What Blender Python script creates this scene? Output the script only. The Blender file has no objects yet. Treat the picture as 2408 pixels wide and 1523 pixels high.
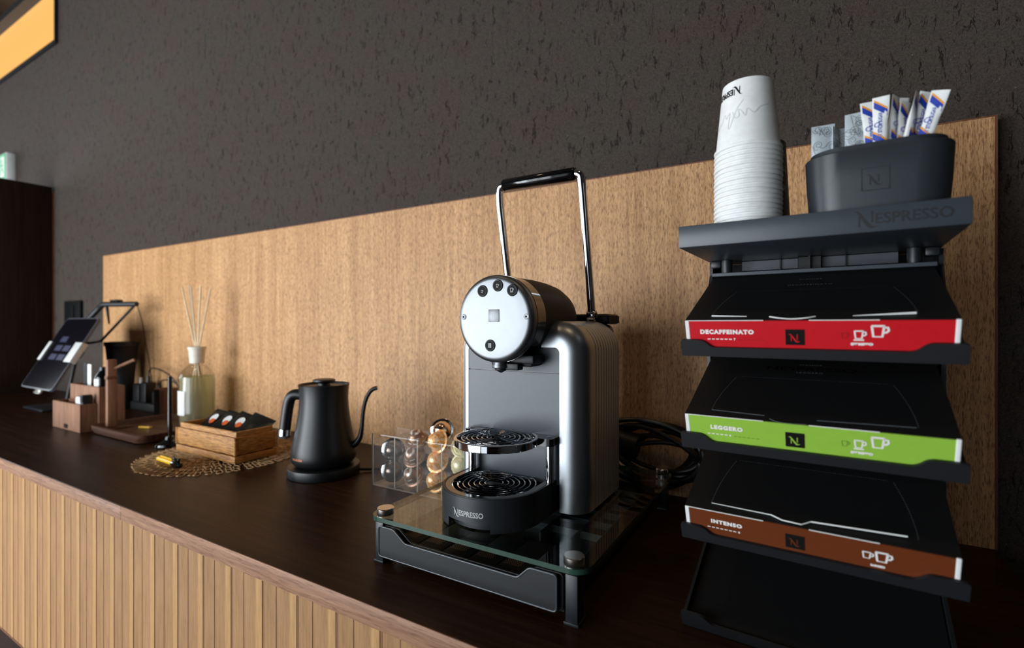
import bpy, bmesh, math, random
from mathutils import Vector, Matrix, Euler
R = math.radians
PI = math.pi
rnd = random.Random(7)
sc = bpy.context.scene
col = sc.collection

# ------------------------------------------------------------------ camera, light, exposure
CAM_H = 0.3206
cd = bpy.data.cameras.new('camera')
cam = bpy.data.objects.new('camera', cd)
col.objects.link(cam)
cam.location = (0, 0, CAM_H)
cam.rotation_euler = (R(90), 0, math.atan(689 / 1172))
cd.sensor_width = 36.0
cd.lens = 36.0 * 1172 / 2408
cd.shift_y = -(761.5 - 764) / 2408
cd.clip_start = 0.02
cd.dof.use_dof = True
cd.dof.focus_distance = 0.68
cd.dof.aperture_fstop = 3.4
sc.camera = cam

sc.view_settings.view_transform = 'Standard'
sc.view_settings.look = 'None'
sc.view_settings.gamma = 1.0
sc.view_settings.use_curve_mapping = False
sc.view_settings.exposure = 0.0
sc.cycles.use_denoising = True
sc.cycles.sample_clamp_indirect = 6.0
sc.cycles.max_bounces = 10
sc.cycles.transparent_max_bounces = 16

w = bpy.data.worlds.new('world'); sc.world = w; w.use_nodes = True
w.node_tree.nodes['Background'].inputs[0].default_value = (0.6, 0.78, 1.0, 1)
w.node_tree.nodes['Background'].inputs[1].default_value = 0.35

def area(name, loc, rot, sx, sy, power, color):
    l = bpy.data.lights.new(name, 'AREA'); l.shape = 'RECTANGLE'; l.size = sx; l.size_y = sy
    l.energy = power; l.color = color
    o = bpy.data.objects.new(name, l); col.objects.link(o); o.location = loc; o.rotation_euler = rot
    return o
DAY = (0.89, 0.95, 1.0)
# daylight coming in through the tall glazing of the front wall (windows face the counter)
WY = -2.1
area('window_light', (-1.42, WY + .06, 0.22), (R(90), 0, 0), 1.2, 1.9, 50, DAY)
area('window_light', (-2.80, WY + .06, 0.22), (R(90), 0, 0), 1.4, 1.9, 138, DAY)
area('window_light', (-0.34, WY + .06, 0.22), (R(90), 0, 0), 0.72, 1.9, 4, DAY)
# daylight through the window in the far left wall, beyond the partition
area('window_light', (-6.42, -0.3, 0.9), (R(90), 0, R(-90)), 1.6, 1.5, 80, DAY)
# warm ceiling downlights
for dx in (-2.6, -1.2, 0.1):
    l = bpy.data.lights.new('downlight', 'SPOT'); l.energy = 9; l.color = (1, .72, .45)
    l.spot_size = R(75); l.spot_blend = 0.6; l.shadow_soft_size = 0.06
    o = bpy.data.objects.new('downlight', l); col.objects.link(o); o.location = (dx, 0.15, 2.45)

# ------------------------------------------------------------------ materials
def lin(r, g, b):
    f = lambda c: (c / 255 / 12.92) if c / 255 <= 0.04045 else ((c / 255 + 0.055) / 1.055) ** 2.4
    return (f(r), f(g), f(b), 1)

class NT:
    def __init__(s, name):
        s.m = bpy.data.materials.new(name); s.m.use_nodes = True
        s.t = s.m.node_tree; s.n = s.t.nodes; s.l = s.t.links
        s.p = s.n['Principled BSDF']; s.out = s.n['Material Output']
    def node(s, typ, **kw):
        n = s.n.new(typ)
        for k, v in kw.items():
            if k.startswith('_'): setattr(n, k[1:], v)
            else: n.inputs[k.replace('__', ' ')].default_value = v
        return n
    def link(s, a, b): s.l.new(a, b)
    def coords(s, scale=(1, 1, 1), rot=(0, 0, 0), out='Object'):
        tc = s.n.new('ShaderNodeTexCoord'); mp = s.n.new('ShaderNodeMapping')
        mp.inputs['Scale'].default_value = scale; mp.inputs['Rotation'].default_value = rot
        s.link(tc.outputs[out], mp.inputs['Vector']); return mp.outputs[0]
    def noise(s, vec, scale, detail=4, rough=0.55, dist=0.0):
        n = s.node('ShaderNodeTexNoise', Scale=scale, Detail=detail, Roughness=rough, Distortion=dist)
        s.link(vec, n.inputs['Vector']); return n.outputs['Fac']
    def ramp(s, fac, stops):
        n = s.n.new('ShaderNodeValToRGB'); e = n.color_ramp.elements
        while len(e) < len(stops): e.new(0.5)
        for i, (p, c) in enumerate(stops):
            e[i].position = p; e[i].color = c if len(c) == 4 else (*c, 1)
        s.link(fac, n.inputs[0]); return n.outputs[0]
    def mix(s, fac, a, b, mode='MIX'):
        n = s.n.new('ShaderNodeMix'); n.data_type = 'RGBA'; n.blend_type = mode
        for sock, v in ((n.inputs[0], fac), (n.inputs[6], a), (n.inputs[7], b)):
            if hasattr(v, 'is_linked') or hasattr(v, 'links'): s.link(v, sock)
            else: sock.default_value = v
        return n.outputs[2]
    def math(s, op, a, b=0.0):
        n = s.n.new('ShaderNodeMath'); n.operation = op
        for sock, v in ((n.inputs[0], a), (n.inputs[1], b)):
            if hasattr(v, 'links'): s.link(v, sock)
            else: sock.default_value = v
        return n.outputs[0]
    def bump(s, h, strength=0.3, dist=0.001):
        n = s.node('ShaderNodeBump', Strength=strength, Distance=dist)
        s.link(h, n.inputs['Height']); s.link(n.outputs[0], s.p.inputs['Normal'])

def plain(name, rgb, rough=0.5, metal=0.0, spec=0.5, grain=0.0, gscale=400, coat=0.0, trans=0.0, var=0.06):
    t = NT(name)
    c = rgb if len(rgb) == 4 else lin(*rgb)
    p = t.p
    v = t.coords()
    nf = t.noise(v, gscale * 0.25, 3)
    dark = tuple(x * (1 - var) for x in c[:3]) + (1,); light = tuple(min(1, x * (1 + var)) for x in c[:3]) + (1,)
    t.link(t.ramp(nf, [(0.3, dark), (0.7, light)]), p.inputs['Base Color'])
    p.inputs['Roughness'].default_value = rough; p.inputs['Metallic'].default_value = metal
    p.inputs['Specular IOR Level'].default_value = spec; p.inputs['Coat Weight'].default_value = coat
    if grain: t.bump(t.noise(v, gscale, 3), grain, 0.0004)
    return t.m

def emit(name, rgb, strength):
    t = NT(name); t.p.inputs['Base Color'].default_value = (.03, .03, .03, 1)
    t.p.inputs['Emission Color'].default_value = lin(*rgb); t.p.inputs['Emission Strength'].default_value = strength
    return t.m

def thin_glass(name, tint=(0.93, 0.97, 0.95, 1), ior=1.5, rough=0.0):
    t = NT(name); t.n.remove(t.p)
    tr = t.node('ShaderNodeBsdfTransparent', Color=tint); gl = t.node('ShaderNodeBsdfGlossy', Color=(1, 1, 1, 1), Roughness=rough)
    fr = t.node('ShaderNodeFresnel', IOR=ior); mx = t.n.new('ShaderNodeMixShader')
    geo = t.n.new('ShaderNodeNewGeometry')   # same reflectance from both sides of a thin sheet
    t.link(t.math('ADD', t.math('MULTIPLY', geo.outputs['Backfacing'], 1 / ior - ior), ior), fr.inputs['IOR'])
    t.link(fr.outputs[0], mx.inputs[0]); t.link(tr.outputs[0], mx.inputs[1]); t.link(gl.outputs[0], mx.inputs[2])
    t.link(mx.outputs[0], t.out.inputs[0])
    return t.m

def wood(name, c_lo, c_mid, c_hi, axis='Z', fine=1.0, rough=0.45, spec=0.35, fleck=0.5, rand=0.0, bands=0.5, bump=0.12):
    """straight-grained veneer: fibres run along axis"""
    t = NT(name)
    k = {'X': (1, 22, 22), 'Y': (22, 1, 22), 'Z': (22, 22, 1)}[axis]
    v = t.coords(tuple(q * fine for q in k))
    kb = {'X': (.25, 14, 14), 'Y': (14, .25, 14), 'Z': (14, 14, .25)}[axis]
    kf = {'X': (6, 90, 90), 'Y': (90, 6, 90), 'Z': (90, 90, 6)}[axis]
    n1 = t.noise(v, 9.0, 6, 0.65, 0.3)
    n2 = t.noise(t.coords(kb), 1.6, 3, 0.5)
    n3 = t.noise(t.coords(kf), 7.0, 2, 0.6)
    base = t.ramp(n1, [(0.30, c_lo), (0.5, c_mid), (0.72, c_hi)])
    band = t.ramp(n2, [(0.32, (0.72, 0.70, 0.66)), (0.62, (1.08, 1.08, 1.06))])
    c1 = t.mix(bands, base, t.mix(1.0, base, band, 'MULTIPLY'))
    fl = t.ramp(n3, [(0.34, (0.42, 0.37, 0.33)), (0.47, (1, 1, 1))])
    c2 = t.mix(fleck, c1, t.mix(1.0, c1, fl, 'MULTIPLY'))
    if rand:
        oi = t.n.new('ShaderNodeObjectInfo')
        rr = t.ramp(oi.outputs['Random'], [(0, (1 - rand,) * 3), (1, (1 + rand,) * 3)])
        c2 = t.mix(1.0, c2, rr, 'MULTIPLY')
    t.link(c2, t.p.inputs['Base Color'])
    t.p.inputs['Roughness'].default_value = rough; t.p.inputs['Specular IOR Level'].default_value = spec
    if bump: t.bump(n1, bump, 0.0006)
    return t.m

def veneer(name, c_lo, c_hi, fleck_c):
    """quarter-cut veneer: even tan ground, short vertical pores, soft vertical bands"""
    t = NT(name)
    n1 = t.noise(t.coords((42, 42, 1.6)), 4.0, 4, 0.6)
    n2 = t.noise(t.coords((9, 9, .12)), 2.0, 3, 0.55)
    n3 = t.noise(t.coords((210, 210, 30)), 3.0, 2, 0.55)
    n4 = t.noise(t.coords((420, 420, 80)), 2.2, 1, 0.5)
    c = t.ramp(t.math('ADD', t.math('MULTIPLY', n1, .6), t.math('MULTIPLY', n2, .4)), [(0.36, c_lo), (0.62, c_hi)])
    c = t.mix(t.math('MULTIPLY', t.ramp(n3, [(0.34, (1, 1, 1)), (0.50, (0, 0, 0))]), 0.75), c, fleck_c)
    c = t.mix(t.math('MULTIPLY', t.ramp(n4, [(0.36, (1, 1, 1)), (0.46, (0, 0, 0))]), 0.35), c, fleck_c)
    t.link(c, t.p.inputs['Base Color']); t.p.inputs['Roughness'].default_value = 0.5; t.p.inputs['Specular IOR Level'].default_value = 0.3
    t.bump(n3, 0.15, 0.0004)
    return t.m

def plaster():
    t = NT('dark_plaster')
    v = t.coords()
    a = t.noise(t.coords((1.0, 1.0, 0.27)), 74, 3, 0.6, 0.5)
    line = t.math('ABSOLUTE', t.math('SUBTRACT', a, 0.5))
    line = t.ramp(line, [(0.0, (1, 1, 1)), (0.012, (1, 1, 1)), (0.032, (0, 0, 0))])
    msk = t.ramp(t.noise(t.coords((1, 1, 0.36)), 74, 2, 0.5, 0.2), [(0.54, (0, 0, 0)), (0.62, (1, 1, 1))])
    pit = t.mix(1.0, line, msk, 'MULTIPLY')
    a2 = t.noise(t.coords((1.0, 1.0, 0.5)), 150, 2, 0.6, 0.4)
    pit2 = t.ramp(a2, [(0.29, (1, 1, 1)), (0.37, (0, 0, 0))])
    grit = t.noise(v, 420, 3, 0.6)
    lump = t.noise(v, 38, 4, 0.6)
    red = t.ramp(t.noise(v, 11, 3, 0.6), [(0.45, lin(76, 69, 63)), (0.70, lin(79, 66, 62))])
    c = t.mix(t.ramp(grit, [(0.35, (1, 1, 1)), (0.6, (0, 0, 0))]), red, lin(58, 53, 49))
    spark = t.ramp(t.noise(v, 300, 1, 0.5), [(0.77, (0, 0, 0)), (0.82, (1, 1, 1))])
    c = t.mix(spark, c, lin(120, 112, 102))
    c = t.mix(t.math('MULTIPLY', pit2, 0.4), c, lin(40, 36, 33))
    c = t.mix(t.math('MULTIPLY', pit, 0.75), c, lin(27, 23, 21))  # dents darkened in the colour too, for the shade inside them
    t.link(c, t.p.inputs['Base Color'])
    t.p.inputs['Roughness'].default_value = 0.93; t.p.inputs['Specular IOR Level'].default_value = 0.15
    h = t.math('SUBTRACT', t.math('ADD', t.math('MULTIPLY', lump, 0.9), t.math('MULTIPLY', grit, 0.35)), t.math('ADD', t.math('MULTIPLY', pit, 1.0), t.math('MULTIPLY', pit2, 0.4)))
    t.bump(h, 0.6, 0.003)
    return t.m

M = {}
M['plaster'] = plaster()
M['panel'] = veneer('light_walnut_veneer', lin(182, 136, 92), lin(220, 172, 122), lin(112, 74, 46))
M['panel_edge'] = wood('walnut_edge_band', lin(96, 58, 40), lin(122, 78, 54), lin(142, 96, 68), 'Z', 1.0, 0.5)
M['slat'] = wood('ash_slat_veneer', lin(138, 102, 68), lin(158, 119, 80), lin(174, 134, 92), 'Z', 1.0, 0.5, 0.3, 0.3, 0.05, 0.5)
M['slat_light'] = wood('ash_sapwood', lin(160, 121, 78), lin(174, 134, 88), lin(186, 146, 98), 'Z', 1.0, 0.5, 0.3, 0.2, 0.03, 0.4)
M['slat_dark'] = wood('ash_heartwood', lin(112, 78, 56), lin(130, 92, 66), lin(144, 106, 76), 'Z', 1.0, 0.5, 0.3, 0.2, 0.06, 0.3)
M['top'] = wood('dark_walnut_top', lin(36, 20, 11), lin(49, 29, 17), lin(64, 40, 25), 'X', 0.45, 0.36, 0.09, 0.5, 0, 0.7, 0.06)
M['top_edge_lit'] = wood('walnut_lit_edge', lin(120, 84, 64), lin(150, 112, 88), lin(172, 132, 106), 'X', 0.8, 0.5, 0.3, 0.6, 0, 0.5)  # same walnut as the top, coloured lighter for the light on its front
M['dark_wood'] = wood('dark_stained_wood', lin(30, 19, 14), lin(40, 26, 19), lin(50, 34, 25), 'Z', 0.5, 0.6, 0.2, 0.4)
M['floor'] = wood('floor_walnut', lin(60, 34, 20), lin(80, 48, 28), lin(100, 62, 36), 'X', 0.4, 0.4, 0.4)
M['walnut'] = wood('walnut', lin(112, 78, 58), lin(146, 106, 82), lin(166, 126, 100), 'Z', 0.8, 0.55, 0.3, 0.4)
M['walnut_dark'] = wood('walnut_tray_wood', lin(56, 34, 25), lin(80, 51, 38), lin(102, 68, 51), 'X', 0.7, 0.45, 0.35, 0.4)
M['paint_grey'] = plain('grey_paint', (52, 50, 48), 0.9, grain=0.1)
M['ceiling'] = plain('ceiling_paint', (70, 62, 54), 0.9)
M['black'] = plain('black_plastic', (17, 18, 20), 0.5, grain=0.08, gscale=900)
M['black_matte'] = plain('matte_black', (22, 23, 25), 0.62, spec=0.4, grain=0.06, gscale=1200)
M['black_gloss'] = plain('gloss_black', (9, 9, 10), 0.12)
M['charcoal'] = plain('charcoal_plastic', (31, 34, 38), 0.42, grain=0.05, gscale=1200)
M['panel_grey'] = plain('slate_grey_plastic', (58, 65, 72), 0.36, spec=0.5)
M['card_black'] = plain('black_card', (15, 15, 16), 0.62, spec=0.25, grain=0.05)
M['kettle'] = plain('kettle_black', (13, 14, 16), 0.40, spec=0.5, grain=0.04, gscale=1500)
M['silver'] = plain('satin_silver', (122, 125, 128), 0.42, 1.0, var=0.02)
M['silver_side'] = plain('satin_silver_side', (164, 168, 172), 0.36, 1.0, var=0.02)
M['drawer_black'] = plain('drawer_black', (19, 20, 22), 0.45, spec=0.4)
M['tray_black'] = plain('tray_black', (23, 25, 28), 0.5, spec=0.4)
M['button_black'] = plain('button_black', (8, 8, 9), 0.5, spec=0.12)
M['silver_dim'] = plain('engraved_silver', (112, 114, 117), 0.42, 1.0)
M['chrome'] = plain('chrome', (220, 220, 222), 0.05, 1.0, var=0.0)
M['chrome_dark'] = plain('smoked_chrome', (120, 118, 116), 0.1, 1.0, var=0.0)
M['steel'] = plain('brushed_steel', (206, 202, 196), 0.26, 1.0)
M['glass'] = thin_glass('clear_glass', (0.90, 0.96, 0.93, 1), 1.52)
M['glass_edge'] = plain('green_glass_edge', (42, 70, 60), 0.12, spec=0.6)
M['acrylic'] = thin_glass('clear_acrylic', (0.965, 0.965, 0.96, 1), 1.36)
M['acrylic_edge'] = plain('acrylic_edge', (150, 136, 124), 0.3)
M['white'] = plain('white_paper', (236, 238, 236), 0.55, spec=0.3)
M['white_plastic'] = plain('white_plastic', (212, 212, 210), 0.4)
M['cream'] = plain('cream_ceramic', (226, 218, 204), 0.55)
M['reed'] = plain('reed_wood', (226, 204, 170), 0.7)
M['ink'] = plain('dark_ink', (18, 16, 16), 0.7, spec=0.15)
M['ink_grey'] = plain('pale_grey_ink', (216, 218, 218), 0.6)
M['ink_white'] = plain('white_ink', (240, 236, 232), 0.5)
M['ink_silver'] = plain('silver_ink', (170, 172, 172), 0.4)
M['ink_blue'] = plain('blue_ink', (34, 62, 168), 0.5)
M['ink_amber'] = plain('amber_ink', (236, 158, 34), 0.5)
M['ink_sketch'] = plain('grey_line_ink', (96, 102, 106), 0.5)
M['sachet'] = plain('silver_sachet', (190, 200, 206), 0.32, 0.25)
M['copper'] = plain('copper_print', (196, 120, 88), 0.4, 0.4)
M['red'] = plain('red_card', (200, 22, 34), 0.42, spec=0.3, var=0.03)
M['green'] = plain('green_card', (146, 192, 66), 0.45, spec=0.3, var=0.03)
M['brown'] = plain('brown_card', (104, 50, 22), 0.45, spec=0.3, var=0.03)
M['red_dim'] = plain('dark_red_ink', (140, 10, 22), 0.5)
M['green_dim'] = plain('dark_green_ink', (92, 128, 40), 0.5)
M['brown_dim'] = plain('dark_brown_ink', (78, 36, 16), 0.5)
M['orange'] = plain('orange_print', (232, 106, 48), 0.5)
M['yellow'] = plain('yellow_plastic', (240, 190, 20), 0.4)
M['gold'] = plain('gold_print', (180, 132, 76), 0.4, 0.3)
M['screen'] = plain('dark_screen', (10, 11, 18), 0.1)
M['screen_blue'] = emit('screen_tile', (22, 48, 140), 0.25)
M['rubber'] = plain('black_rubber_cord', (12, 12, 13), 0.35)
M['smoke'] = plain('smoked_panel', (84, 86, 92), 0.3)
M['foil'] = plain('pouch_foil', (20, 24, 22), 0.3, grain=0.25, gscale=90)
M['glow'] = emit('backlit_amber_panel', (255, 188, 90), 1.0)
M['amber_wood'] = plain('amber_lit_wood', (150, 96, 34), 0.6)
M['exit_green'] = emit('exit_sign_green', (20, 190, 120), 0.9)
M['white_lit'] = emit('exit_sign_white', (235, 245, 240), 0.9)

def rattan():
    t = NT('woven_rattan')
    v = t.coords((1, 1, 1))
    wv = t.node('ShaderNodeTexWave', Scale=95.0, Distortion=2.5, Detail=2.0); wv.bands_direction = 'Z'; t.link(v, wv.inputs['Vector'])
    n = t.noise(t.coords((16, 16, 230)), 3.0, 3, 0.6)
    h = t.math('ADD', t.math('MULTIPLY', wv.outputs['Fac'], 0.25), t.math('MULTIPLY', n, 0.85))
    t.link(t.ramp(h, [(0.36, lin(88, 46, 14)), (0.52, lin(168, 108, 46)), (0.68, lin(216, 160, 86))]), t.p.inputs['Base Color'])
    t.p.inputs['Roughness'].default_value = 0.5; t.bump(h, 0.6, 0.0015)
    return t.m
M['rattan'] = rattan()

def liquid():
    t = NT('pale_amber_oil'); t.n.remove(t.p)
    tr = t.node('ShaderNodeBsdfTransparent', Color=(0.80, 0.78, 0.56, 1)); df = t.node('ShaderNodeBsdfTranslucent', Color=(0.70, 0.68, 0.48, 1))
    d2 = t.node('ShaderNodeBsdfDiffuse', Color=(0.62, 0.62, 0.44, 1))
    m1 = t.n.new('ShaderNodeMixShader'); m2 = t.n.new('ShaderNodeMixShader'); m1.inputs[0].default_value = 0.5; m2.inputs[0].default_value = 0.5
    n = t.noise(t.coords((8, 8, 2)), 3.0); t.link(t.ramp(n, [(0.3, (0.42,) * 3), (0.7, (0.55,) * 3)]), m2.inputs[0])
    t.link(df.outputs[0], m1.inputs[1]); t.link(d2.outputs[0], m1.inputs[2])
    t.link(tr.outputs[0], m2.inputs[1]); t.link(m1.outputs[0], m2.inputs[2]); t.link(m2.outputs[0], t.out.inputs[0])
    return t.m
M['liquid'] = liquid()

def capsule_mat(name, base, stripe, metal, rough, mode):
    t = NT(name); v = t.coords((1, 1, 1))
    if mode == 'lines':      # rows of fine white print
        wv = t.node('ShaderNodeTexWave', Scale=38.0, Distortion=0.0); wv.bands_direction = 'Z'; t.link(v, wv.inputs['Vector'])
        wx = t.node('ShaderNodeTexWave', Scale=22.0, Distortion=2.0); wx.bands_direction = 'X'; t.link(v, wx.inputs['Vector'])
        f = t.math('MULTIPLY', t.math('GREATER_THAN', wv.outputs['Fac'], 0.86), t.math('GREATER_THAN', wx.outputs['Fac'], 0.3))
    elif mode == 'swirl':
        n = t.noise(v, 62, 2, 0.5, 1.0)
        f = t.ramp(t.math('ABSOLUTE', t.math('SUBTRACT', n, 0.5)), [(0.03, (1, 1, 1)), (0.06, (0, 0, 0))])
    else:
        n = t.noise(v, 120, 2, 0.5)
        f = t.ramp(n, [(0.55, (0, 0, 0)), (0.75, (1, 1, 1))])
    t.link(t.mix(f, base, stripe), t.p.inputs['Base Color'])
    t.p.inputs['Metallic'].default_value = metal; t.p.inputs['Roughness'].default_value = rough
    t.bump(t.noise(v, 140, 2), 0.25, 0.001)
    return t.m
M['cap_dark'] = capsule_mat('capsule_dark_foil', lin(120, 108, 100), lin(220, 216, 212), 0.9, 0.22, 'x')
M['cap_brown'] = capsule_mat('capsule_brown_foil', lin(150, 116, 94), lin(240, 236, 230), 0.45, 0.3, 'lines')
M['cap_orange'] = capsule_mat('capsule_cream_foil', lin(246, 206, 160), lin(240, 150, 46), 0.25, 0.28, 'swirl')
M['cap_gold'] = capsule_mat('capsule_gold_foil', lin(232, 222, 176), lin(178, 166, 104), 0.3, 0.3, 'x')
M['cap_silver'] = capsule_mat('capsule_silver_foil', lin(236, 206, 184), lin(246, 236, 226), 1.0, 0.14, 'x')

# ------------------------------------------------------------------ geometry helpers
WM = {}
class MB:
    def __init__(s): s.v = []; s.f = []; s.mi = []; s.cur = 0
    def add(s, vs, fs):
        o = len(s.v); s.v += [tuple(q) for q in vs]
        s.f += [tuple(i + o for i in f) for f in fs]; s.mi += [s.cur] * len(fs); return s
    def box(s, x0, x1, y0, y1, z0, z1, bev=0.0, seg=2, mat=None):
        if bev <= 0:
            vs = [(x, y, z) for z in (z0, z1) for y in (y0, y1) for x in (x0, x1)]
            fs = [(0, 2, 3, 1), (4, 5, 7, 6), (0, 1, 5, 4), (1, 3, 7, 5), (3, 2, 6, 7), (2, 0, 4, 6)]
        else:
            bm = bmesh.new(); bmesh.ops.create_cube(bm, size=1)
            for q in bm.verts:
                q.co = Vector((x0 + (q.co.x + .5) * (x1 - x0), y0 + (q.co.y + .5) * (y1 - y0), z0 + (q.co.z + .5) * (z1 - z0)))
            bmesh.ops.bevel(bm, geom=bm.edges[:], offset=bev, segments=seg, affect='EDGES', profile=0.5)
            bm.verts.index_update(); vs = [q.co.copy() for q in bm.verts]; fs = [tuple(q.index for q in f.verts) for f in bm.faces]; bm.free()
        if mat is not None: vs = [mat @ Vector(q) for q in vs]
        return s.add(vs, fs)
    def lathe(s, prof, n=48, mat=None, cap0=False, cap1=False):
        vs = []; fs = []
        for (r, z) in prof:
            for k in range(n):
                a = 2 * PI * k / n; vs.append(Vector((r * math.cos(a), r * math.sin(a), z)))
        for i in range(len(prof) - 1):
            for k in range(n):
                k2 = (k + 1) % n
                fs.append((i * n + k, i * n + k2, (i + 1) * n + k2, (i + 1) * n + k))
        if cap0: fs.append(tuple(range(n - 1, -1, -1)))
        if cap1: fs.append(tuple((len(prof) - 1) * n + k for k in range(n)))
        if mat is not None: vs = [mat @ q for q in vs]
        return s.add(vs, fs)
    def tube(s, path, rad, n=10, closed=False):
        P = [Vector(p) for p in path]; N = len(P)
        rs = rad if isinstance(rad, (list, tuple)) else [rad] * N
        up = None; vs = []; fs = []
        for i, p in enumerate(P):
            a = P[i - 1] if (i > 0 or closed) else P[i]; b = P[(i + 1) % N] if (i < N - 1 or closed) else P[i]
            t = (b - a).normalized()
            if up is None:
                up = Vector((0, 0, 1)) if abs(t.z) < 0.9 else Vector((1, 0, 0))
            up = (up - t * up.dot(t))
            if up.length < 1e-6: up = t.orthogonal()
            up.normalize(); sd = t.cross(up)
            for k in range(n):
                q = 2 * PI * k / n; vs.append(p + (up * math.cos(q) + sd * math.sin(q)) * rs[i])
        for i in range(N if closed else N - 1):
            j = (i + 1) % N
            for k in range(n):
                k2 = (k + 1) % n; fs.append((i * n + k, i * n + k2, j * n + k2, j * n + k))
        if not closed:
            fs.append(tuple(range(n - 1, -1, -1))); fs.append(tuple((N - 1) * n + k for k in range(n)))
        return s.add(vs, fs)
    def prism(s, poly, w0, w1, fn):
        """poly in (u,v); fn(u,v,w)->xyz; extruded from w0 to w1"""
        n = len(poly)
        vs = [fn(u, v, w0) for u, v in poly] + [fn(u, v, w1) for u, v in poly]
        fs = [tuple(range(n - 1, -1, -1)), tuple(range(n, 2 * n))] + [(i, (i + 1) % n, n + (i + 1) % n, n + i) for i in range(n)]
        return s.add(vs, fs)
    def grid(s, fn, nu, nv, cu=False):
        vs = [fn(i, j) for i in range(nu) for j in range(nv)]
        fs = []
        for i in range(nu if cu else nu - 1):
            i2 = (i + 1) % nu
            for j in range(nv - 1): fs.append((i * nv + j, i2 * nv + j, i2 * nv + j + 1, i * nv + j + 1))
        return s.add(vs, fs)
    def ribbon(s, pts, wd, fn):
        """flat line of width wd along 2-d pts; fn(u,v)->xyz"""
        n = len(pts); vs = []
        for i, (u, v) in enumerate(pts):
            a = pts[max(0, i - 1)]; b = pts[min(n - 1, i + 1)]
            d = Vector((b[0] - a[0], b[1] - a[1]))
            if d.length < 1e-9: d = Vector((1, 0))
            d.normalize(); nx, ny = -d.y * wd / 2, d.x * wd / 2
            vs += [fn(u + nx, v + ny), fn(u - nx, v - ny)]
        return s.add(vs, [(2 * i, 2 * i + 1, 2 * i + 3, 2 * i + 2) for i in range(n - 1)])

def mesh_of(name, mb, mats, smooth=35, fix=True):
    me = bpy.data.meshes.new(name)
    me.from_pydata(mb.v, [], mb.f)
    for m in (mats if isinstance(mats, (list, tuple)) else [mats]): me.materials.append(m)
    for p, i in zip(me.polygons, mb.mi): p.material_index = i
    if fix:
        bm = bmesh.new(); bm.from_mesh(me); bmesh.ops.remove_doubles(bm, verts=bm.verts, dist=1e-6)
        bmesh.ops.recalc_face_normals(bm, faces=bm.faces); bm.to_mesh(me); bm.free()
    me.polygons.foreach_set('use_smooth', [True] * len(me.polygons))
    me.set_sharp_from_angle(angle=R(smooth))
    me.update(); return me

def obj(name, mb, mats, parent=None, world=False, smooth=35, fix=True):
    me = mesh_of(name, mb, mats, smooth, fix)
    if world and parent is not None: me.transform(WM[parent].inverted())
    o = bpy.data.objects.new(name, me); col.objects.link(o)
    if parent is not None:
        o.parent = parent; WM[o] = WM[parent].copy()
    else: WM[o] = Matrix.Identity(4)
    return o
def thing(name, label, cat, loc=(0, 0, 0), rot=(0, 0, 0), group=None):
    o = bpy.data.objects.new(name, None); o.empty_display_size = 0.02; col.objects.link(o)
    o.location = loc; o.rotation_euler = rot
    WM[o] = Matrix.Translation(Vector(loc)) @ Euler(rot).to_matrix().to_4x4()
    return tag(o, label, cat, group)
def tag(o, label, cat, group=None):
    o['label'] = label; o['category'] = cat
    if group: o['group'] = group
    return o
def struct(name, mb, mat, parent=None, **k):
    o = obj(name, mb, mat, parent, **k)
    if parent is None: o['kind'] = 'structure'
    return o
def dup(root, loc=None, rot=None, label=None):
    r = root.copy(); col.objects.link(r)
    if loc is not None: r.location = loc
    if rot is not None: r.rotation_euler = rot
    if label: r['label'] = label
    WM[r] = Matrix.Translation(r.location) @ r.rotation_euler.to_matrix().to_4x4()
    for ch in list(root.children):
        c = ch.copy(); col.objects.link(c); c.parent = r
        for g in ch.children:
            d = g.copy(); col.objects.link(d); d.parent = c
    return r

def smooth_path(pts, sub=6, closed=False):
    P = [Vector(p) for p in pts]; n = len(P); out = []
    rng = range(n) if closed else range(n - 1)
    for i in rng:
        p0 = P[(i - 1) % n] if (closed or i > 0) else P[i]; p1 = P[i]; p2 = P[(i + 1) % n]
        p3 = P[(i + 2) % n] if (closed or i + 2 < n) else p2
        for k in range(sub):
            t = k / sub
            out.append(0.5 * ((2 * p1) + (p2 - p0) * t + (2 * p0 - 5 * p1 + 4 * p2 - p3) * t * t + (3 * p1 - p0 - 3 * p2 + p3) * t ** 3))
    if not closed: out.append(P[-1])
    return out
def arc(cx, cy, r, a0, a1, n):
    return [(cx + r * math.cos(R(a0 + (a1 - a0) * i / n)), cy + r * math.sin(R(a0 + (a1 - a0) * i / n))) for i in range(n + 1)]
def rrect(x0, x1, y0, y1, r, n=6):
    return arc(x1 - r, y0 + r, r, -90, 0, n) + arc(x1 - r, y1 - r, r, 0, 90, n) + arc(x0 + r, y1 - r, r, 90, 180, n) + arc(x0 + r, y0 + r, r, 180, 270, n)
def round_poly(pts, rads, n=4):
    out = []; N = len(pts)
    for i in range(N):
        p = Vector(pts[i]); a = Vector(pts[i - 1]); b = Vector(pts[(i + 1) % N]); r = rads[i] if isinstance(rads, (list, tuple)) else rads
        da = (a - p); db = (b - p); l = min(r, da.length * .45, db.length * .45); da.normalize(); db.normalize()
        s_, e_ = p + da * l, p + db * l
        for k in range(n + 1):
            t = k / n; out.append(tuple(s_ * (1 - t) ** 2 + p * 2 * t * (1 - t) + e_ * t * t))
    return out

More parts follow.
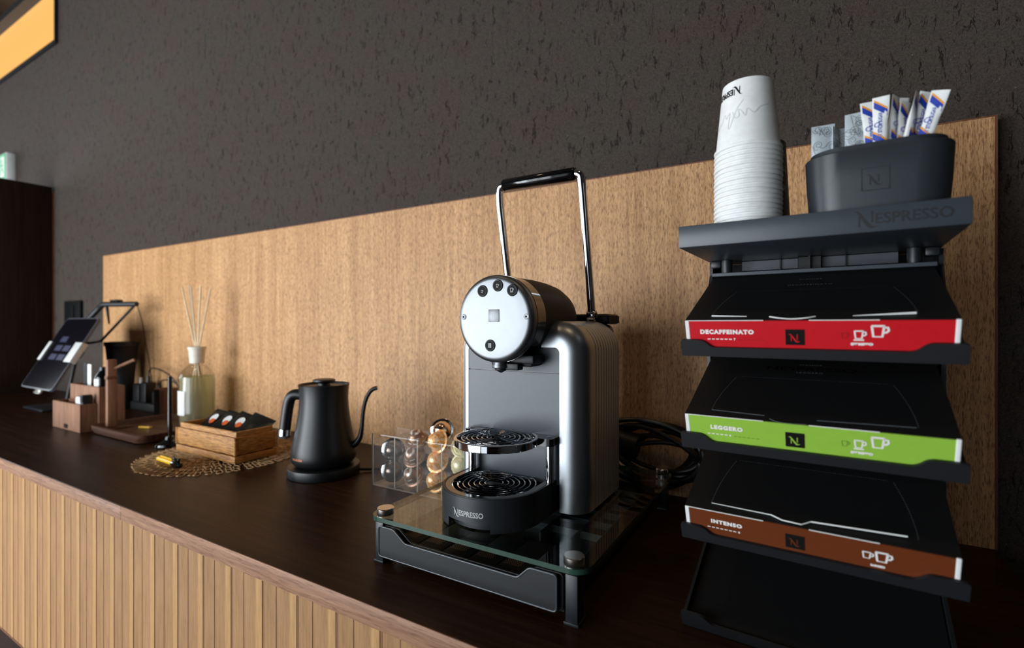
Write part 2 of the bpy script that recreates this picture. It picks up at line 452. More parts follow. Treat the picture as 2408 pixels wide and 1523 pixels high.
# ------------------------------------------------------------------ lettering
def glyphs(text, size, bold=0.0, spacing=1.0, align='LEFT'):
    cu = bpy.data.curves.new('t', 'FONT'); cu.body = text; cu.size = size; cu.offset = bold; cu.space_character = spacing
    cu.align_x = align; cu.resolution_u = 3; cu.fill_mode = 'FRONT'
    ob = bpy.data.objects.new('t', cu); col.objects.link(ob)
    bpy.context.view_layer.update()
    me = bpy.data.meshes.new_from_object(ob.evaluated_get(bpy.context.evaluated_depsgraph_get()))
    vs = [(v.co.x, v.co.y) for v in me.vertices]; fs = [tuple(p.vertices) for p in me.polygons]
    bpy.data.objects.remove(ob); bpy.data.curves.remove(cu); bpy.data.meshes.remove(me)
    return vs, fs
def put_text(mb, text, size, fn, bold=0.0, spacing=1.0, width=None, at=(0, 0), align='LEFT', hscale=1.0):
    vs, fs = glyphs(text, size, bold, spacing, 'LEFT')
    x0 = min(v[0] for v in vs); x1 = max(v[0] for v in vs)
    k = (width / (x1 - x0)) if width else hscale
    off = {'LEFT': 0, 'CENTER': -(x1 - x0) * k / 2, 'RIGHT': -(x1 - x0) * k}[align]
    mb.add([fn(at[0] + (v[0] - x0) * k + off, at[1] + v[1]) for v in vs], fs)
# the flourished N: two thin stems and a heavy S-curved diagonal; unit square
def big_n(mb, fn, x, y, s, heavy=1.0):
    top = smooth_path([(-.22, .93, 0), (-.08, .99, 0), (.10, .90, 0), (.34, .56, 0), (.62, .14, 0), (.80, .0, 0), (1.02, .02, 0)], 5)
    bot = smooth_path([(-.22, .93, 0), (-.06, .93, 0), (.02, .80, 0), (.22, .44, 0), (.52, .0 - .02, 0), (.74, -.10, 0), (1.02, .02, 0)], 5)
    n = len(top); vs = [fn(x + p.x * s, y + p.y * s) for p in top] + [fn(x + p.x * s, y + (p.y - .02 * heavy) * s) for p in bot]
    mb.add(vs, [(i, n + i, n + i + 1, i + 1) for i in range(n - 1)])
    for (a, b, c, d) in ((.04, .0, .13, .66), (.68, .22, .78, .92)):
        mb.add([fn(x + a * s, y + b * s), fn(x + c * s, y + b * s), fn(x + c * s, y + d * s), fn(x + a * s, y + d * s)], [(0, 1, 2, 3)])
def wordmark(mb, fn, width, x, y, bold=0.0008, k=1.0):
    """flourished N followed by the rest of the word in capitals; total width given"""
    s = width * 0.20
    big_n(mb, fn, x + s * .22, y - s * .16, s * 1.06)
    put_text(mb, 'ESPRESSO', s * 1.02 * k, fn, bold=bold, width=width - s * 1.16, at=(x + s * 1.16, y))
def cup_icon(mb, fn, x, y, s, saucer=True, lw=0.12):
    """outlined espresso cup with handle"""
    lw = lw * s
    out = [(0, 1), (.12, .1), (.62, .1), (.76, 1), (0, 1)]
    mb.ribbon([(x + a * s, y + b * s) for a, b in [(.0, 1), (.10, .12), (.66, .12), (.76, 1)]], lw, fn)
    mb.ribbon([(x - .04 * s, y + 1 * s), (x + .80 * s, y + 1 * s)], lw, fn)
    mb.ribbon([(x + a * s, y + b * s) for a, b in [(.74, .88), (1.0, .86), (1.04, .62), (.92, .48), (.70, .44)]], lw, fn)
    if saucer: mb.ribbon([(x - .08 * s, y - .06 * s), (x + .86 * s, y - .06 * s)], lw, fn)

# ------------------------------------------------------------------ the room
ZF, ZC, YW = -0.85, 2.62, 0.985
XL, XR, YF = -6.5, 1.6, WY
NX0, NX1, NZ0, NZ1, NZ2, NZ3 = -4.7, -3.186, 1.727, 2.053, 2.085, 2.45
b = MB()
b.box(NX1, XR, YW, YW + .3, ZF, ZC); b.box(XL, NX0, YW, YW + .3, ZF, ZC)
b.box(NX0, NX1, YW, YW + .3, ZF, NZ0); b.box(NX0, NX1, YW, YW + .3, NZ3, ZC)
struct('wall_back', b, M['plaster'])
b = MB(); b.box(XL, XR, YF - .2, YW + .3, ZF - .1, ZF); struct('floor', b, M['floor'])
b = MB(); b.box(XL, XR, YF - .2, YW + .3, ZC, ZC + .1); struct('ceiling', b, M['ceiling'])
b = MB(); b.box(XR, XR + .15, YF - .2, YW + .3, ZF, ZC); struct('wall_right', b, M['paint_grey'])
WZ0, WZ1 = -.75, 1.18
b = MB()
for x0, x1 in ((XL, -3.62), (-2.28, -2.2), (-.8, -.72), (.04, XR)): b.box(x0, x1, YF - .2, YF, ZF, ZC)
for x0, x1 in ((-3.62, -2.28), (-2.2, -.8), (-.72, .04)):
    b.box(x0, x1, YF - .2, YF, ZF, WZ0); b.box(x0, x1, YF - .2, YF, WZ1, ZC)
struct('wall_front', b, M['paint_grey'])
b = MB()
b.box(XL - .15, XL, YF - .2, -1.15, ZF, ZC); b.box(XL - .15, XL, .55, YW + .3, ZF, ZC)
b.box(XL - .15, XL, -1.15, .55, ZF, .1); b.box(XL - .15, XL, -1.15, .55, 1.7, ZC)
struct('wall_left', b, M['paint_grey'])
# window frames with mullions
for i, (x0, x1, nm) in enumerate(((-3.62, -2.28, 2), (-2.2, -.8, 2), (-.72, .04, 1))):
    b = MB()
    for k in range(nm + 1):
        xx = x0 + (x1 - x0) * k / nm; b.box(xx - .025, xx + .025, YF + .085, YF + .12, WZ0, WZ1)
    for zz in (WZ0, WZ1): b.box(x0, x1, YF + .085, YF + .12, zz - .025, zz + .025)
    struct('window_%d' % (i + 2), b, M['dark_wood'])
b = MB()
for k in range(3): b.box(XL + .1, XL + .13, -1.15 + .85 * k - .025, -1.15 + .85 * k + .025, .1, 1.7)
struct('window_5', b, M['dark_wood'])
# lit opening high in the back wall
wf = MB()
for z0, z1 in ((NZ0 - .018, NZ0), (NZ1, NZ2), (NZ3, NZ3 + .02)): wf.box(NX0, NX1, YW - .012, YW + .06, z0, z1)
wf.box(NX1 - .006, NX1 + .012, YW - .012, YW + .06, NZ0 - .018, NZ3 + .02)
w1 = struct('window_1', wf, M['black'])
b = MB(); b.box(NX0, NX1, YW + .035, YW + .05, NZ0, NZ1); obj('backlit_panel', b, M['glow'], w1)
b = MB(); b.box(NX0, NX1, YW + .2, YW + .22, NZ1, NZ3); b.box(NX0, NX1, YW + .06, YW + .2, NZ1 + .001, NZ2); obj('soffit_board', b, M['amber_wood'], w1)
b = MB(); b.box(NX0, NX1, YW + .06, YW + .2, NZ0 - .01, NZ0); b.box(NX1 - .01, NX1, YW + .06, YW + .2, NZ0, NZ3); obj('reveal', b, M['amber_wood'], w1)
l = bpy.data.lights.new('niche_lamp', 'AREA'); l.energy = 1.6; l.color = (1, .62, .22); l.shape = 'RECTANGLE'; l.size = 1.4; l.size_y = .05
o = bpy.data.objects.new('niche_lamp', l); col.objects.link(o); o.location = (-3.95, YW + .13, NZ2 + .03); o.rotation_euler = (R(180), 0, 0)
# dark partition at the left end of the counter
b = MB(); b.box(-3.27, -3.216, .36, .975, ZF, 1.004, .002); struct('wall_partition', b, M['dark_wood'])
b = MB(); b.box(-3.235, -3.218, .976, .985, .0, .98); struct('gap_glow_1', b, M['panel_edge'])  # thin strip coloured for the warm light in the gap beside the wall

# ------------------------------------------------------------------ counter
XA, XB = -3.214, .235
cab = thing('counter_cabinet', 'long low cabinet with pale vertical wood slats under the dark worktop', 'cabinet', (-1.5, .7, ZF))
b = MB(); b.box(XA, XB, .428, .98, -.42, -.0255); obj('carcass', b, M['dark_wood'], cab, True)
b = MB(); b.box(XA + .05, XB - .05, .50, .96, ZF, -.42); obj('plinth', b, M['dark_wood'], cab, True)
b = MB(); b.box(XA, XB, .4175, .428, -.4235, -.42); obj('bottom_rail', b, M['panel_edge'], cab, True)
P = .0745
sm = MB()
for mi, x0, x1, y0 in ((0, 0, .0265, 0), (2, .0267, .0285, .0004), (0, .0287, .0560, 0), (1, .0560, .0700, -.0003), (2, .0702, .0736, .0004)):
    sm.cur = mi; sm.box(x0, x1, y0, .0095, 0, .393)
sme = mesh_of('slat', sm, [M['slat'], M['slat_light'], M['slat_dark']])
k0 = int(math.ceil((XA + 1.0186) / P)); k = k0
while -1.0186 + (k + 1) * P < XB:
    o = bpy.data.objects.new('slat', sme); col.objects.link(o); o.parent = cab
    o.location = Vector((-1.0186 + k * P + .004, .4185, -.4195)) - Vector(cab.location); k += 1
top = thing('worktop', 'dark walnut worktop with its lit front edge coloured lighter along the wall', 'worktop', (-1.5, .7, -.0245))
b = MB(); b.box(XA, XB, .4112, YW - .001, -.0245, 0, .0004, 1); obj('top_board', b, M['top'], top, True)
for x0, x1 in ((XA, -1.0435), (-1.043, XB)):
    b = MB(); b.box(x0, x1, .409, .4110, -.0245, 0, .0006, 2); obj('edge_band', b, M['top_edge_lit'], top, True)  # thin strip that carries the lit tone of the front face
pan = thing('wood_backsplash', 'long pale walnut veneer board standing against the dark wall', 'panel', (-1.2, .97, 0))
b = MB(); b.box(-2.617, .2335, .9625, YW - .001, .0003, .6185); obj('board', b, M['panel'], pan, True)
b = MB(); b.box(.2335, .2365, .9615, YW - .001, .0003, .6205); obj('edge_band', b, M['panel_edge'], pan, True)
b = MB(); b.box(-2.617, .2335, .9618, YW - .001, .6185, .6205); obj('edge_band', b, M['panel_edge'], pan, True)
b = MB(); b.box(-2.6195, -2.617, .9618, YW - .001, .0003, .6205); obj('edge_band', b, M['panel_edge'], pan, True)

# black wall plate
M['plate_black'] = plain('plate_black', (11, 11, 12), 0.6, spec=.2)
wp = thing('wall_plate', 'black rectangular plate on the grey wall left of the wood panel', 'wall plate', (-2.974, YW, .374))
b = MB(); b.box(-.09, .09, -.014, -.0005, -.061, .061, .004); obj('cover', b, M['plate_black'], wp)
b = MB(); b.box(-.03, .03, -.019, -.0142, -.04, .04, .002); obj('switch', b, M['plate_black'], wp)
# exit sign
ex = thing('exit_sign', 'green and white exit sign box high on the grey wall above the partition', 'sign', (-3.9, YW, 1.19))
b = MB(); b.box(-.145, .145, -.04, -.0005, -.075, .075, .004); obj('housing', b, M['white_plastic'], ex)
b = MB(); b.box(-.138, .138, -.0425, -.0402, -.068, .068); obj('sign_face', b, M['exit_green'], ex)
f = lambda u, v: (u, -.0432, v)
b = MB()
b.add([f(.06, -.055), f(.125, -.055), f(.125, .055), f(.06, .055)], [(0, 1, 2, 3)]); obj('doorway_mark', b, M['white_lit'], ex)
b = MB()
b.ribbon(arc(.085, .03, .008, 0, 360, 14), .008, lambda u, v: (u, -.044, v))
for pts in ([(.085, .018), (.09, -.008)], [(.09, -.008), (.075, -.025), (.078, -.045)], [(.09, -.008), (.105, -.02), (.112, -.04)], [(.086, .014), (.07, .002)], [(.086, .012), (.104, .004)]):
    b.ribbon(pts, .011, lambda u, v: (u, -.044, v))
obj('running_figure', b, M['exit_green'], ex)

# ------------------------------------------------------------------ coffee machine
CX = -.3695
cm = thing('coffee_machine', 'silver and black capsule coffee machine with a tall chrome handle on the glass stand', 'coffee machine', (CX, .60, .060))
def mo(name, b, mat, parent=None, **k): return obj(name, b, mat, parent or cm, True, **k)
HW = .116
def side_cover(sg):
    HW, kx = (.116, 1.0) if sg > 0 else (.0945, .437)
    prof = []
    aw = .0375 * kx
    prof += [(aw, .640), (aw, .6235), (aw * .985, .6225), (aw * .86, .6222), (aw * .74, .6225)]
    for i in range(1, 11):
        t = PI / 2 * i / 10; prof.append((aw * .74 * (1 - math.sin(t)), .6505 - .028 * math.cos(t)))
    if sg < 0: prof = [(a_, y_ if y_ > .635 else y_ + .0068 * (.6505 - y_) / .028) for a_, y_ in prof]
    y = .656; prof.append((0, y))
    for i in range(10):
        prof += [(0, y + .0002), (0, y + .0078), (.0022, y + .0082), (.0022, y + .0102), (0, y + .0106)]; y += .0106
    prof += [(.0005, y + .004), (.004, y + .009), (.012, y + .013), (.030, y + .014)]
    kx = kx
    Rr = .045; zc = .2815; Xc = HW - Rr
    path = [('l', .0635), ('l', .10), ('l', .16), ('l', .22)] + [('a', 90 * i / 9) for i in range(10)] + [('t', .02)]
    def fn(i, j):
        a, yy = prof[i]; kd, q = path[j]
        if kd == 'l': x, z = HW - a, q
        elif kd == 'a': x, z = Xc + (Rr - a) * math.cos(R(q)), zc + (Rr - a) * math.sin(R(q))
        else: x, z = Xc - q, zc + Rr - a
        return (CX + sg * x, yy, z)
    b = MB(); b.grid(fn, len(prof), len(path))
    n = len(path)
    b.f.append(tuple(i * n for i in range(len(prof)))); b.mi.append(0)
    return b
for sg in (1, -1):
    o = mo('side_cover', side_cover(sg), M['silver_side'], smooth=40); o['label'] = 'satin silver ribbed side cover'
b = MB(); b.box(CX - .080, CX + .080, .6385, .786, .0635, .322, .004); mo('inner_body', b, M['black'])
for sg in (-1, 1):
    for yy in (.66, .75):
        b = MB(); b.lathe([(.008, .060), (.0085, .0645)], 16, Matrix.Translation((CX + sg * .09, yy, 0)), True, True); mo('foot', b, M['black'])
def pl(z0, z1, rt):
    pts = [(CX - .0783, z0), (CX + .0783, z0), (CX + .0783, z1), (CX - .0783, z1)]
    return round_poly(pts, [0.0005, 0.0005, rt, rt], 5)
b = MB(); b.prism(pl(.098, .2526, .0005), .630, .640, lambda u, v, q: (u, q, v)); mo('front_panel', b, M['panel_grey'])
b = MB(); b.prism(pl(.2540, .3000, .012), .630, .640, lambda u, v, q: (u, q, v)); mo('front_panel', b, M['panel_grey'])
b = MB(); b.box(CX - .0785, CX + .0785, .632, .640, .0635, .2985); mo('panel_backing', b, M['black_gloss'])
# water tank
b = MB(); b.box(CX - .085, CX + .088, .786, .832, .0635, .322, .012, 3); mo('water_tank', b, M['smoke'])
b = MB(); b.box(CX - .09, CX + .093, .782, .836, .322, .339, .005, 3)
for i in range(12): b.box(CX + .0925, CX + .0945, .785 + .004 * i, .787 + .004 * i, .324, .336)
mo('tank_lid', b, M['black'])
# drum head: lathe round the Y axis
DX, DZ, DR = -.3665, .3293, .0606
def ymat(x, z, y=0): return Matrix.Translation((x, y, z)) @ Matrix.Rotation(R(90), 4, 'X') @ Matrix.Scale(-1, 4, (0, 0, 1))
b = MB()
pr = [(.0001, .573), (.02, .573), (.04, .573), (.0525, .573)] + [(.0525 + .0078 * math.sin(R(a)), .5808 - .0078 * math.cos(R(a))) for a in (15, 30, 45, 60, 75, 90)] + [(.0603, .5885), (.058, .589)]
b.lathe(pr, 96, ymat(DX, DZ)); o = mo('head_plate', b, M['silver'], smooth=30); o['label'] = 'round satin silver head plate'; head = o
b = MB(); b.lathe([(.057, .5888), (.0607, .5890), (.0607, .6125), (.057, .613)], 96, ymat(DX, DZ)); mo('head_ring', b, M['chrome_dark'])
b = MB(); b.lathe([(.056, .6128), (.0602, .6132), (.0602, .665), (.0590, .695), (.0565, .720), (.051, .742), (.042, .760), (.028, .772), (.0001, .778)], 72, ymat(DX, DZ)); mo('head_drum', b, M['black_matte'])
b = MB(); b.box(DX - .022, DX + .045, .60, .632, DZ - .0665, DZ - .052, .004); b.box(DX - .015, DX + .05, .595, .63, DZ - .062, DZ - .05, .003); mo('head_bracket', b, M['black'])
b = MB(); b.lathe([(.0105, .2655), (.0108, .2705), (.0095, .2715)], 32, Matrix.Translation((DX + .001, .590, 0)), True, True)
b.lathe([(.0106, .2610), (.0115, .262), (.0115, .2655)], 32, Matrix.Translation((DX + .001, .590, 0)), True, True); mo('spout_collar', b, M['silver'])
b = MB(); b.lathe([(.0015, .2545), (.003, .2555), (.0085, .2585), (.009, .2612)], 24, Matrix.Translation((DX + .002, .590, 0)), True, True)
b.box(DX + .005, DX + .03, .588, .604, .2585, .268, .002); mo('spout_nozzle', b, M['black'])
# buttons, screws, emblem
for i, (x, z, kind) in enumerate(((-.3839, .3676, 0), (-.3589, .3742, 1), (-.3362, .3671, 2), (-.3713, .2927, 3))):
    b = MB(); b.lathe([(.0001, .5722), (.0062, .5722), (.0066, .5718), (.0078, .5718), (.0082, .5728)], 40, ymat(x, z)); bt = mo('button', b, M['button_black'], head)
    f = lambda u, v: (x + u, .5716, z + v)
    b = MB()
    if kind < 3:
        s = (.0040, .0050, .0062)[kind]; cup_icon(b, lambda u, v: f(u, v), -s * .40, -.0022, s * .78, True, .13)
    else:
        for q in (-.0017, 0, .0017): b.ribbon([(q, -.0032), (q, .0032)], .0011, f)
    mo('button_icon', b, M['ink_silver'], head)
    b = MB(); b.lathe([(.00655, .5719), (.00655, .57168), (.00672, .57168), (.00672, .5719)], 40, ymat(x, z)); mo('button_ring', b, M['smoke'], head)
for x, z in ((-.4157, .332), (-.3149, .3318)):
    b = MB(); b.lathe([(.0011, .5735), (.0014, .5720), (.0032, .5718), (.0036, .5724), (.0041, .5724), (.0042, .5732)], 28, ymat(x, z)); mo('screw', b, M['silver_dim'], head)
    b = MB(); b.lathe([(.0001, .57195), (.0013, .57195)], 6, ymat(x, z)); mo('screw_socket', b, M['ink'], head)
ex_, ez_ = -.3655, .3334
b = MB(); b.box(ex_ - .0085, ex_ + .0085, .5722, .5731, ez_ - .0085, ez_ + .0085, .0004)
big_n(b, lambda u, v: (u, .57205, v), ex_ - .0032, ez_ - .0035, .0066); mo('emblem', b, M['silver_dim'], head)
# handle
hx0, hx1 = CX - .0745, CX + .0745
for hx, sg in ((hx0, 1), (hx1, -1)):
    pts = [(hx, .755, .336)] + [(hx, .755 - .043 * t, .336 + .205 * t) for t in (.25, .5, .75, .93)]
    yt, zt = .711, .5535
    pts += [(hx + sg * .0015, yt + .0012, zt - .006), (hx + sg * .005, yt + .0003, zt - .0015), (hx + sg * .011, yt, zt), (hx + sg * .018, yt, zt)]
    b = MB(); b.tube(smooth_path(pts, 4), .0066, 18); mo('handle_arm', b, M['chrome'])
    b = MB(); b.lathe([(.0001, 0), (.0085, 0), (.0092, .001), (.0092, .012), (.0085, .013), (.0001, .013)], 28, Matrix.Translation((hx - .0065, .755, .336)) @ Matrix.Rotation(R(90), 4, 'Y')); mo('handle_pivot', b, M['chrome'])
    b = MB(); b.lathe([(.0001, 0), (.0042, 0), (.0042, .0156), (.0001, .0156)], 20, Matrix.Translation((hx - .0078, .755, .336)) @ Matrix.Rotation(R(90), 4, 'Y')); mo('pivot_screw', b, M['black'])
b = MB(); b.tube([(hx0 + .0095, .711, .5535), (hx0 + .012, .711, .5535), (hx1 - .012, .711, .5535), (hx1 - .0095, .711, .5535)], [.0085, .0102, .0102, .0085], 28); o = mo('handle_grip', b, M['black_gloss']); o['label'] = 'black grip bar'
# drip tray
TY, TR = .580, .071
def stadium(r, n=40, yb=.632): return [(CX + r * math.sin(R(a)), TY - r * math.cos(R(a))) for a in [-90 + 180 * i / n for i in range(n + 1)]] + [(CX + r, yb), (CX - r, yb)]
def ring_wall(b, outer, inner, z0, z1):
    n = len(outer); vs = [(x, y, z0) for x, y in outer] + [(x, y, z1) for x, y in outer] + [(x, y, z0) for x, y in inner] + [(x, y, z1) for x, y in inner]
    fs = []
    for i in range(n):
        j = (i + 1) % n; fs += [(i, j, n + j, n + i), (2 * n + i, 3 * n + i, 3 * n + j, 2 * n + j), (n + i, n + j, 3 * n + j, 3 * n + i), (i, 2 * n + i, 2 * n + j, j)]
    b.add(vs, fs)
b = MB()
ring_wall(b, stadium(TR), stadium(TR - .004), .0735, .1035); ring_wall(b, stadium(TR - .0008), stadium(TR - .004), .1035, .1046)
# lower skirt, cut away at the front for a finger notch
def skirt(a0, a1, r0, r1, z0, z1):
    n = 24; o_ = []; i_ = []
    for k in range(n + 1):
        a = R(a0 + (a1 - a0) * k / n); o_.append((CX + r0 * math.sin(a), TY - r0 * math.cos(a))); i_.append((CX + r1 * math.sin(a), TY - r1 * math.cos(a)))
    b.prism(o_ + i_[::-1], z0, z1, lambda u, v, q: (u, v, q))
skirt(-90, -23.7, TR, TR - .004, .0620, .0736); skirt(28.6, 90, TR, TR - .004, .0620, .0736)
for sg in (-1, 1): b.box(CX + sg * TR - (.004 if sg > 0 else 0), CX + sg * TR + (0 if sg > 0 else .004), TY, .632, .0620, .0736)
skirt(-30, 34, TR - .012, TR - .0155, .0620, .0740)
b.prism(stadium(TR - .003), .0735, .0765, lambda u, v, q: (u, v, q))
tray = mo('drip_tray', b, M['charcoal'], smooth=30)
b = MB(); ring_wall(b, stadium(TR - .0045), stadium(.0585), .1030, .1043); mo('tray_ring', b, M['chrome_dark'], tray)
b = MB(); b.prism(stadium(.0583), .090, .092, lambda u, v, q: (u, v, q)); mo('tray_floor', b, M['black_gloss'], tray)
def grate(cy, rmax, z, yback, radii, zr=.0011):
    b = MB()
    for r in radii:
        seg = []; runs = []
        for k in range(73):
            a = 2 * PI * k / 72; p = (CX + r * math.sin(a), cy - r * math.cos(a), z)
            if p[1] < yback: seg.append(p)
            elif seg: runs.append(seg); seg = []
        if seg: runs.append(seg)
        if len(runs) == 2 : runs = [runs[1] + runs[0]]
        for q in runs:
            if len(q) > 2: b.tube(q, zr, 6)
    for a in (-62, -8, 62, 118, -118, 172):
        p0 = (CX + .0125 * math.sin(R(a)), cy - .0125 * math.cos(R(a)), z)
        p1 = [CX + rmax * math.sin(R(a)), cy - rmax * math.cos(R(a)), z]
        if p1[1] > yback:
            t = (yback - p0[1]) / (p1[1] - p0[1]); p1 = [p0[0] + (p1[0] - p0[0]) * t, yback, z]
        b.tube([p0, p1], zr, 6)
    hw = math.sqrt(max(0, rmax ** 2 - (yback - cy) ** 2)); b.tube([(CX - hw, yback, z), (CX + hw, yback, z)], zr, 6)
    return b
mo('grate', grate(TY, .0585, .1032, .6245, (.0125, .020, .0275, .035, .0425, .050, .0575)), M['chrome'], tray)
f = lambda u, v: (CX + .0715 * math.sin(u / .0715), TY - .0715 * math.cos(u / .0715), v)
b = MB(); wordmark(b, f, .0455, -.0185, .0808, .00028); mo('lettering', b, M['ink_silver'], tray)
# raised cup support on two chrome posts
CY2 = .585
b = MB()
pr = [(.0530, .1562), (.0575, .1562), (.0585, .1572), (.0585, .1655), (.0575, .1664), (.0545, .1664), (.0535, .1650), (.0530, .1562)]
n = 96; vs = []
ang = [R(a) for a in [-140 + 280 * i / n for i in range(n + 1)]]
for a in ang:
    for r, z in pr: vs.append((CX + r * math.sin(a), CY2 - r * math.cos(a), z))
m_ = len(pr)
b.add(vs, [(i * m_ + j, i * m_ + j + 1, (i + 1) * m_ + j + 1, (i + 1) * m_ + j) for i in range(n) for j in range(m_ - 1)])
sup = mo('cup_support', b, M['chrome']); sup['label'] = 'raised round cup support with chrome rim'
b = MB(); b.prism([(CX + .0532 * math.sin(a), CY2 - .0532 * math.cos(a)) for a in ang], .1566, .1578, lambda u, v, q: (u, v, q)); mo('support_floor', b, M['black_gloss'], sup)
mo('grate', grate(CY2, .053, .1650, .6245, (.0125, .0195, .0265, .0335, .0405, .0475)), M['chrome'], sup)
b = MB(); b.prism(round_poly([(CX + .040, .6295), (CX + .046, .612), (CX + .054, .604), (CX + .0755, .606), (CX + .0755, .6295)], [.001, .003, .004, .005, .002]), .1560, .1662, lambda u, v, q: (u, v, q)); mo('support_bracket', b, M['black_gloss'], sup); b = MB()
b.prism(round_poly([(CX - .044, .6295), (CX - .050, .612), (CX - .056, .606), (CX - .0715, .610), (CX - .0715, .6295)], [.001, .003, .004, .005, .002]), .1560, .1662, lambda u, v, q: (u, v, q)); mo('support_bracket', b, M['black_gloss'], sup)
for sx in (-.0635, .0665):
    b = MB(); b.lathe([(.0056, .1046), (.0056, .1560)], 28, Matrix.Translation((CX + sx, .618, 0)), True, True); mo('post', b, M['chrome'], sup)
    b = MB(); b.lathe([(.0001, .1672), (.003, .1671), (.0045, .1662)], 20, Matrix.Translation((CX + sx, .618, 0))); mo('post_cap', b, M['chrome'], sup)

# ------------------------------------------------------------------ glass stand with drawer
gs = thing('glass_stand', 'low glass topped stand with a black drawer under the coffee machine', 'stand', (-.357, .69, 0))
def go(name, b, mat, parent=None, **k): return obj(name, b, mat, parent or gs, True, **k)
GX0, GX1, GY0, GY1 = -.5205, -.1985, .4905, .902
b = MB()
pl_ = rrect(GX0, GX1, GY0, GY1, .020, 8); n = len(pl_)
b.add([(x, y, .0542) for x, y in pl_] + [(x, y, .0600) for x, y in pl_], [tuple(range(n - 1, -1, -1)), tuple(range(n, 2 * n))])
b.cur = 1
b.add([(x, y, .0542) for x, y in pl_] + [(x, y, .0600) for x, y in pl_], [(i, (i + 1) % n, n + (i + 1) % n, n + i) for i in range(n)])
go('glass_top', b, [M['glass'], M['glass_edge']], smooth=25)
for lx, ly in ((-.2145, .4990), (-.4965, .4995), (-.2135, .886), (-.4965, .886)):
    b = MB(); b.box(lx - .007, lx + .007, ly - .0095, ly + .0105, .003, .0540, .0008); b.box(lx - .0085, lx + .0085, ly - .011, ly + .012, .0002, .0035, .0005); go('leg', b, M['charcoal'])
    cx_, cy_ = lx - .0035, ly + .006
    b = MB(); b.lathe([(.0112, .0602), (.0116, .0608), (.0116, .0682), (.0109, .0690), (.0001, .0690)], 40, Matrix.Translation((cx_, cy_, 0)), True); go('leg_cap', b, M['steel'])
dr = round_poly([(-.494, .0115), (-.2305, .0115), (-.2305, .0512), (-.2640, .0512), (-.2790, .0366), (-.4472, .0366), (-.4677, .0508), (-.494, .0508)], [.005, .005, .005, .004, .004, .004, .004, .005], 4)
b = MB(); b.prism(dr, .4868, .4905, lambda u, v, q: (u, q, v)); df = go('drawer_front', b, M['drawer_black'])
b = MB(); b.tube([(u, .4866, v) for u, v in dr], .0011, 8, True); go('front_rim', b, M['panel_grey'], df)
dx = [(u + .0045, v - .0005) for u, v in dr]
b = MB(); b.prism(dx, .4935, .4965, lambda u, v, q: (u, q, v)); b.tube([(u, .4933, v) for u, v in dx], .0010, 8, True); go('inner_front', b, M['black'])
b = MB()
b.box(-.4875, -.2265, .497, .876, .008, .0095); b.box(-.4875, -.486, .497, .876, .0095, .040); b.box(-.228, -.2265, .497, .876, .0095, .046); b.box(-.486, -.228, .874, .876, .0095, .040); b.box(-.486, -.228, .497, .499, .0095, .030)
go('drawer_box', b, M['black'])
for yy in (.622, .664, .703, .741, .778, .812):
    for x0, x1 in ((-.2625, -.231), (-.307, -.2665), (-.352, -.3115)):
        b = MB(); b.prism([(yy + .0085, .0098), (yy + .0105, .0098), (yy + .0105, .0335), (yy + .0085, .0335)], x0, x1, lambda u, v, q: (q, u, v)); dv = go('divider', b, M['black'])
        b = MB(); b.prism([(yy + .003, .0337), (yy + .0105, .0337), (yy + .0105, .0405), (yy + .009, .0405)], x0, x1, lambda u, v, q: (q, u, v)); go('divider_lit_top', b, M['smoke'], dv)  # paler grey puts the light from above into the divider's top
for xx in (-.2645, -.309):
    b = MB(); b.box(xx - .0012, xx + .0012, .60, .872, .0095, .041); go('divider', b, M['black'])
# flat sleeves lying in the drawer
for i in range(5):
    x0 = -.4835 + i * .0405
    sv = thing('coffee_sleeve', ('leftmost', 'second', 'middle', 'fourth', 'rightmost')[i] + ' black coffee sleeve printed with gold dots in the drawer under the glass', 'sleeve', (x0, .505, .0098), group='coffee sleeves in the drawer')
    b = MB(); b.box(0, .039, 0, .088, 0, .0205, .001); obj('sleeve_box', b, M['card_black'], sv)
    b = MB()
    for p in range(9):
        for q in range(8):
            cx_, cy_ = .0035 + p * .0026 + (.0013 if q % 2 else 0), .016 + q * .0030
            b.add([(cx_ + .0007 * math.cos(t * PI / 3), cy_ + .0007 * math.sin(t * PI / 3), .02075) for t in range(6)], [(0, 1, 2, 3, 4, 5)])
    obj('dot_print', b, M['gold'], sv)

# ------------------------------------------------------------------ capsule display stand (rotated 3 degrees)
SW = .2300
S0 = (-.1135, .5535, 0.0)
SR = (0, 0, R(-3.0))
ds = thing('display_stand', 'tall black tiered display stand with tilted trays at the right end of the worktop', 'display stand', S0, SR)
WS = WM[ds]
TILT = R(21.5)
def so(name, b, mat, parent=None, **k): return obj(name, b, mat, parent or ds, **k)
TRAYZ = (.0008, .0940, .1905, .2880)
def tmat(z): return Matrix.Translation((0, 0, z)) @ Matrix.Rotation(TILT, 4, 'X')
lipz = round_poly([(0, 0), (SW, 0), (SW, .0182), (SW - .0265, .0182), (SW - .0345, .0100), (.0305, .0100), (.0225, .0182), (0, .0182)], [.001, .001, .003, .006, .006, .006, .006, .003], 5)
for z in TRAYZ:
    T = tmat(z); T0 = Matrix.Translation((0, 0, z))
    dep = .186 if z > .05 else .178
    b = MB()
    b.prism(lipz, -.0002, .0030, lambda u, v, q: T @ Vector((u, q, v)))
    b.box(.001, SW - .001, .0032, dep, .0018, .0045, mat=T)
    for x0 in (.001, SW - .004): b.box(x0, x0 + .003, .003, dep, .0018, .0125, mat=T)
    tr_ = so('tray', b, M['tray_black'], smooth=30)
    if z < .05: 
        b = MB(); b.box(.005, SW - .005, .006, dep - .004, .0047, .0066, .0005, 1, mat=T); so('tray_liner', b, M['card_black'], tr_)
b = MB()
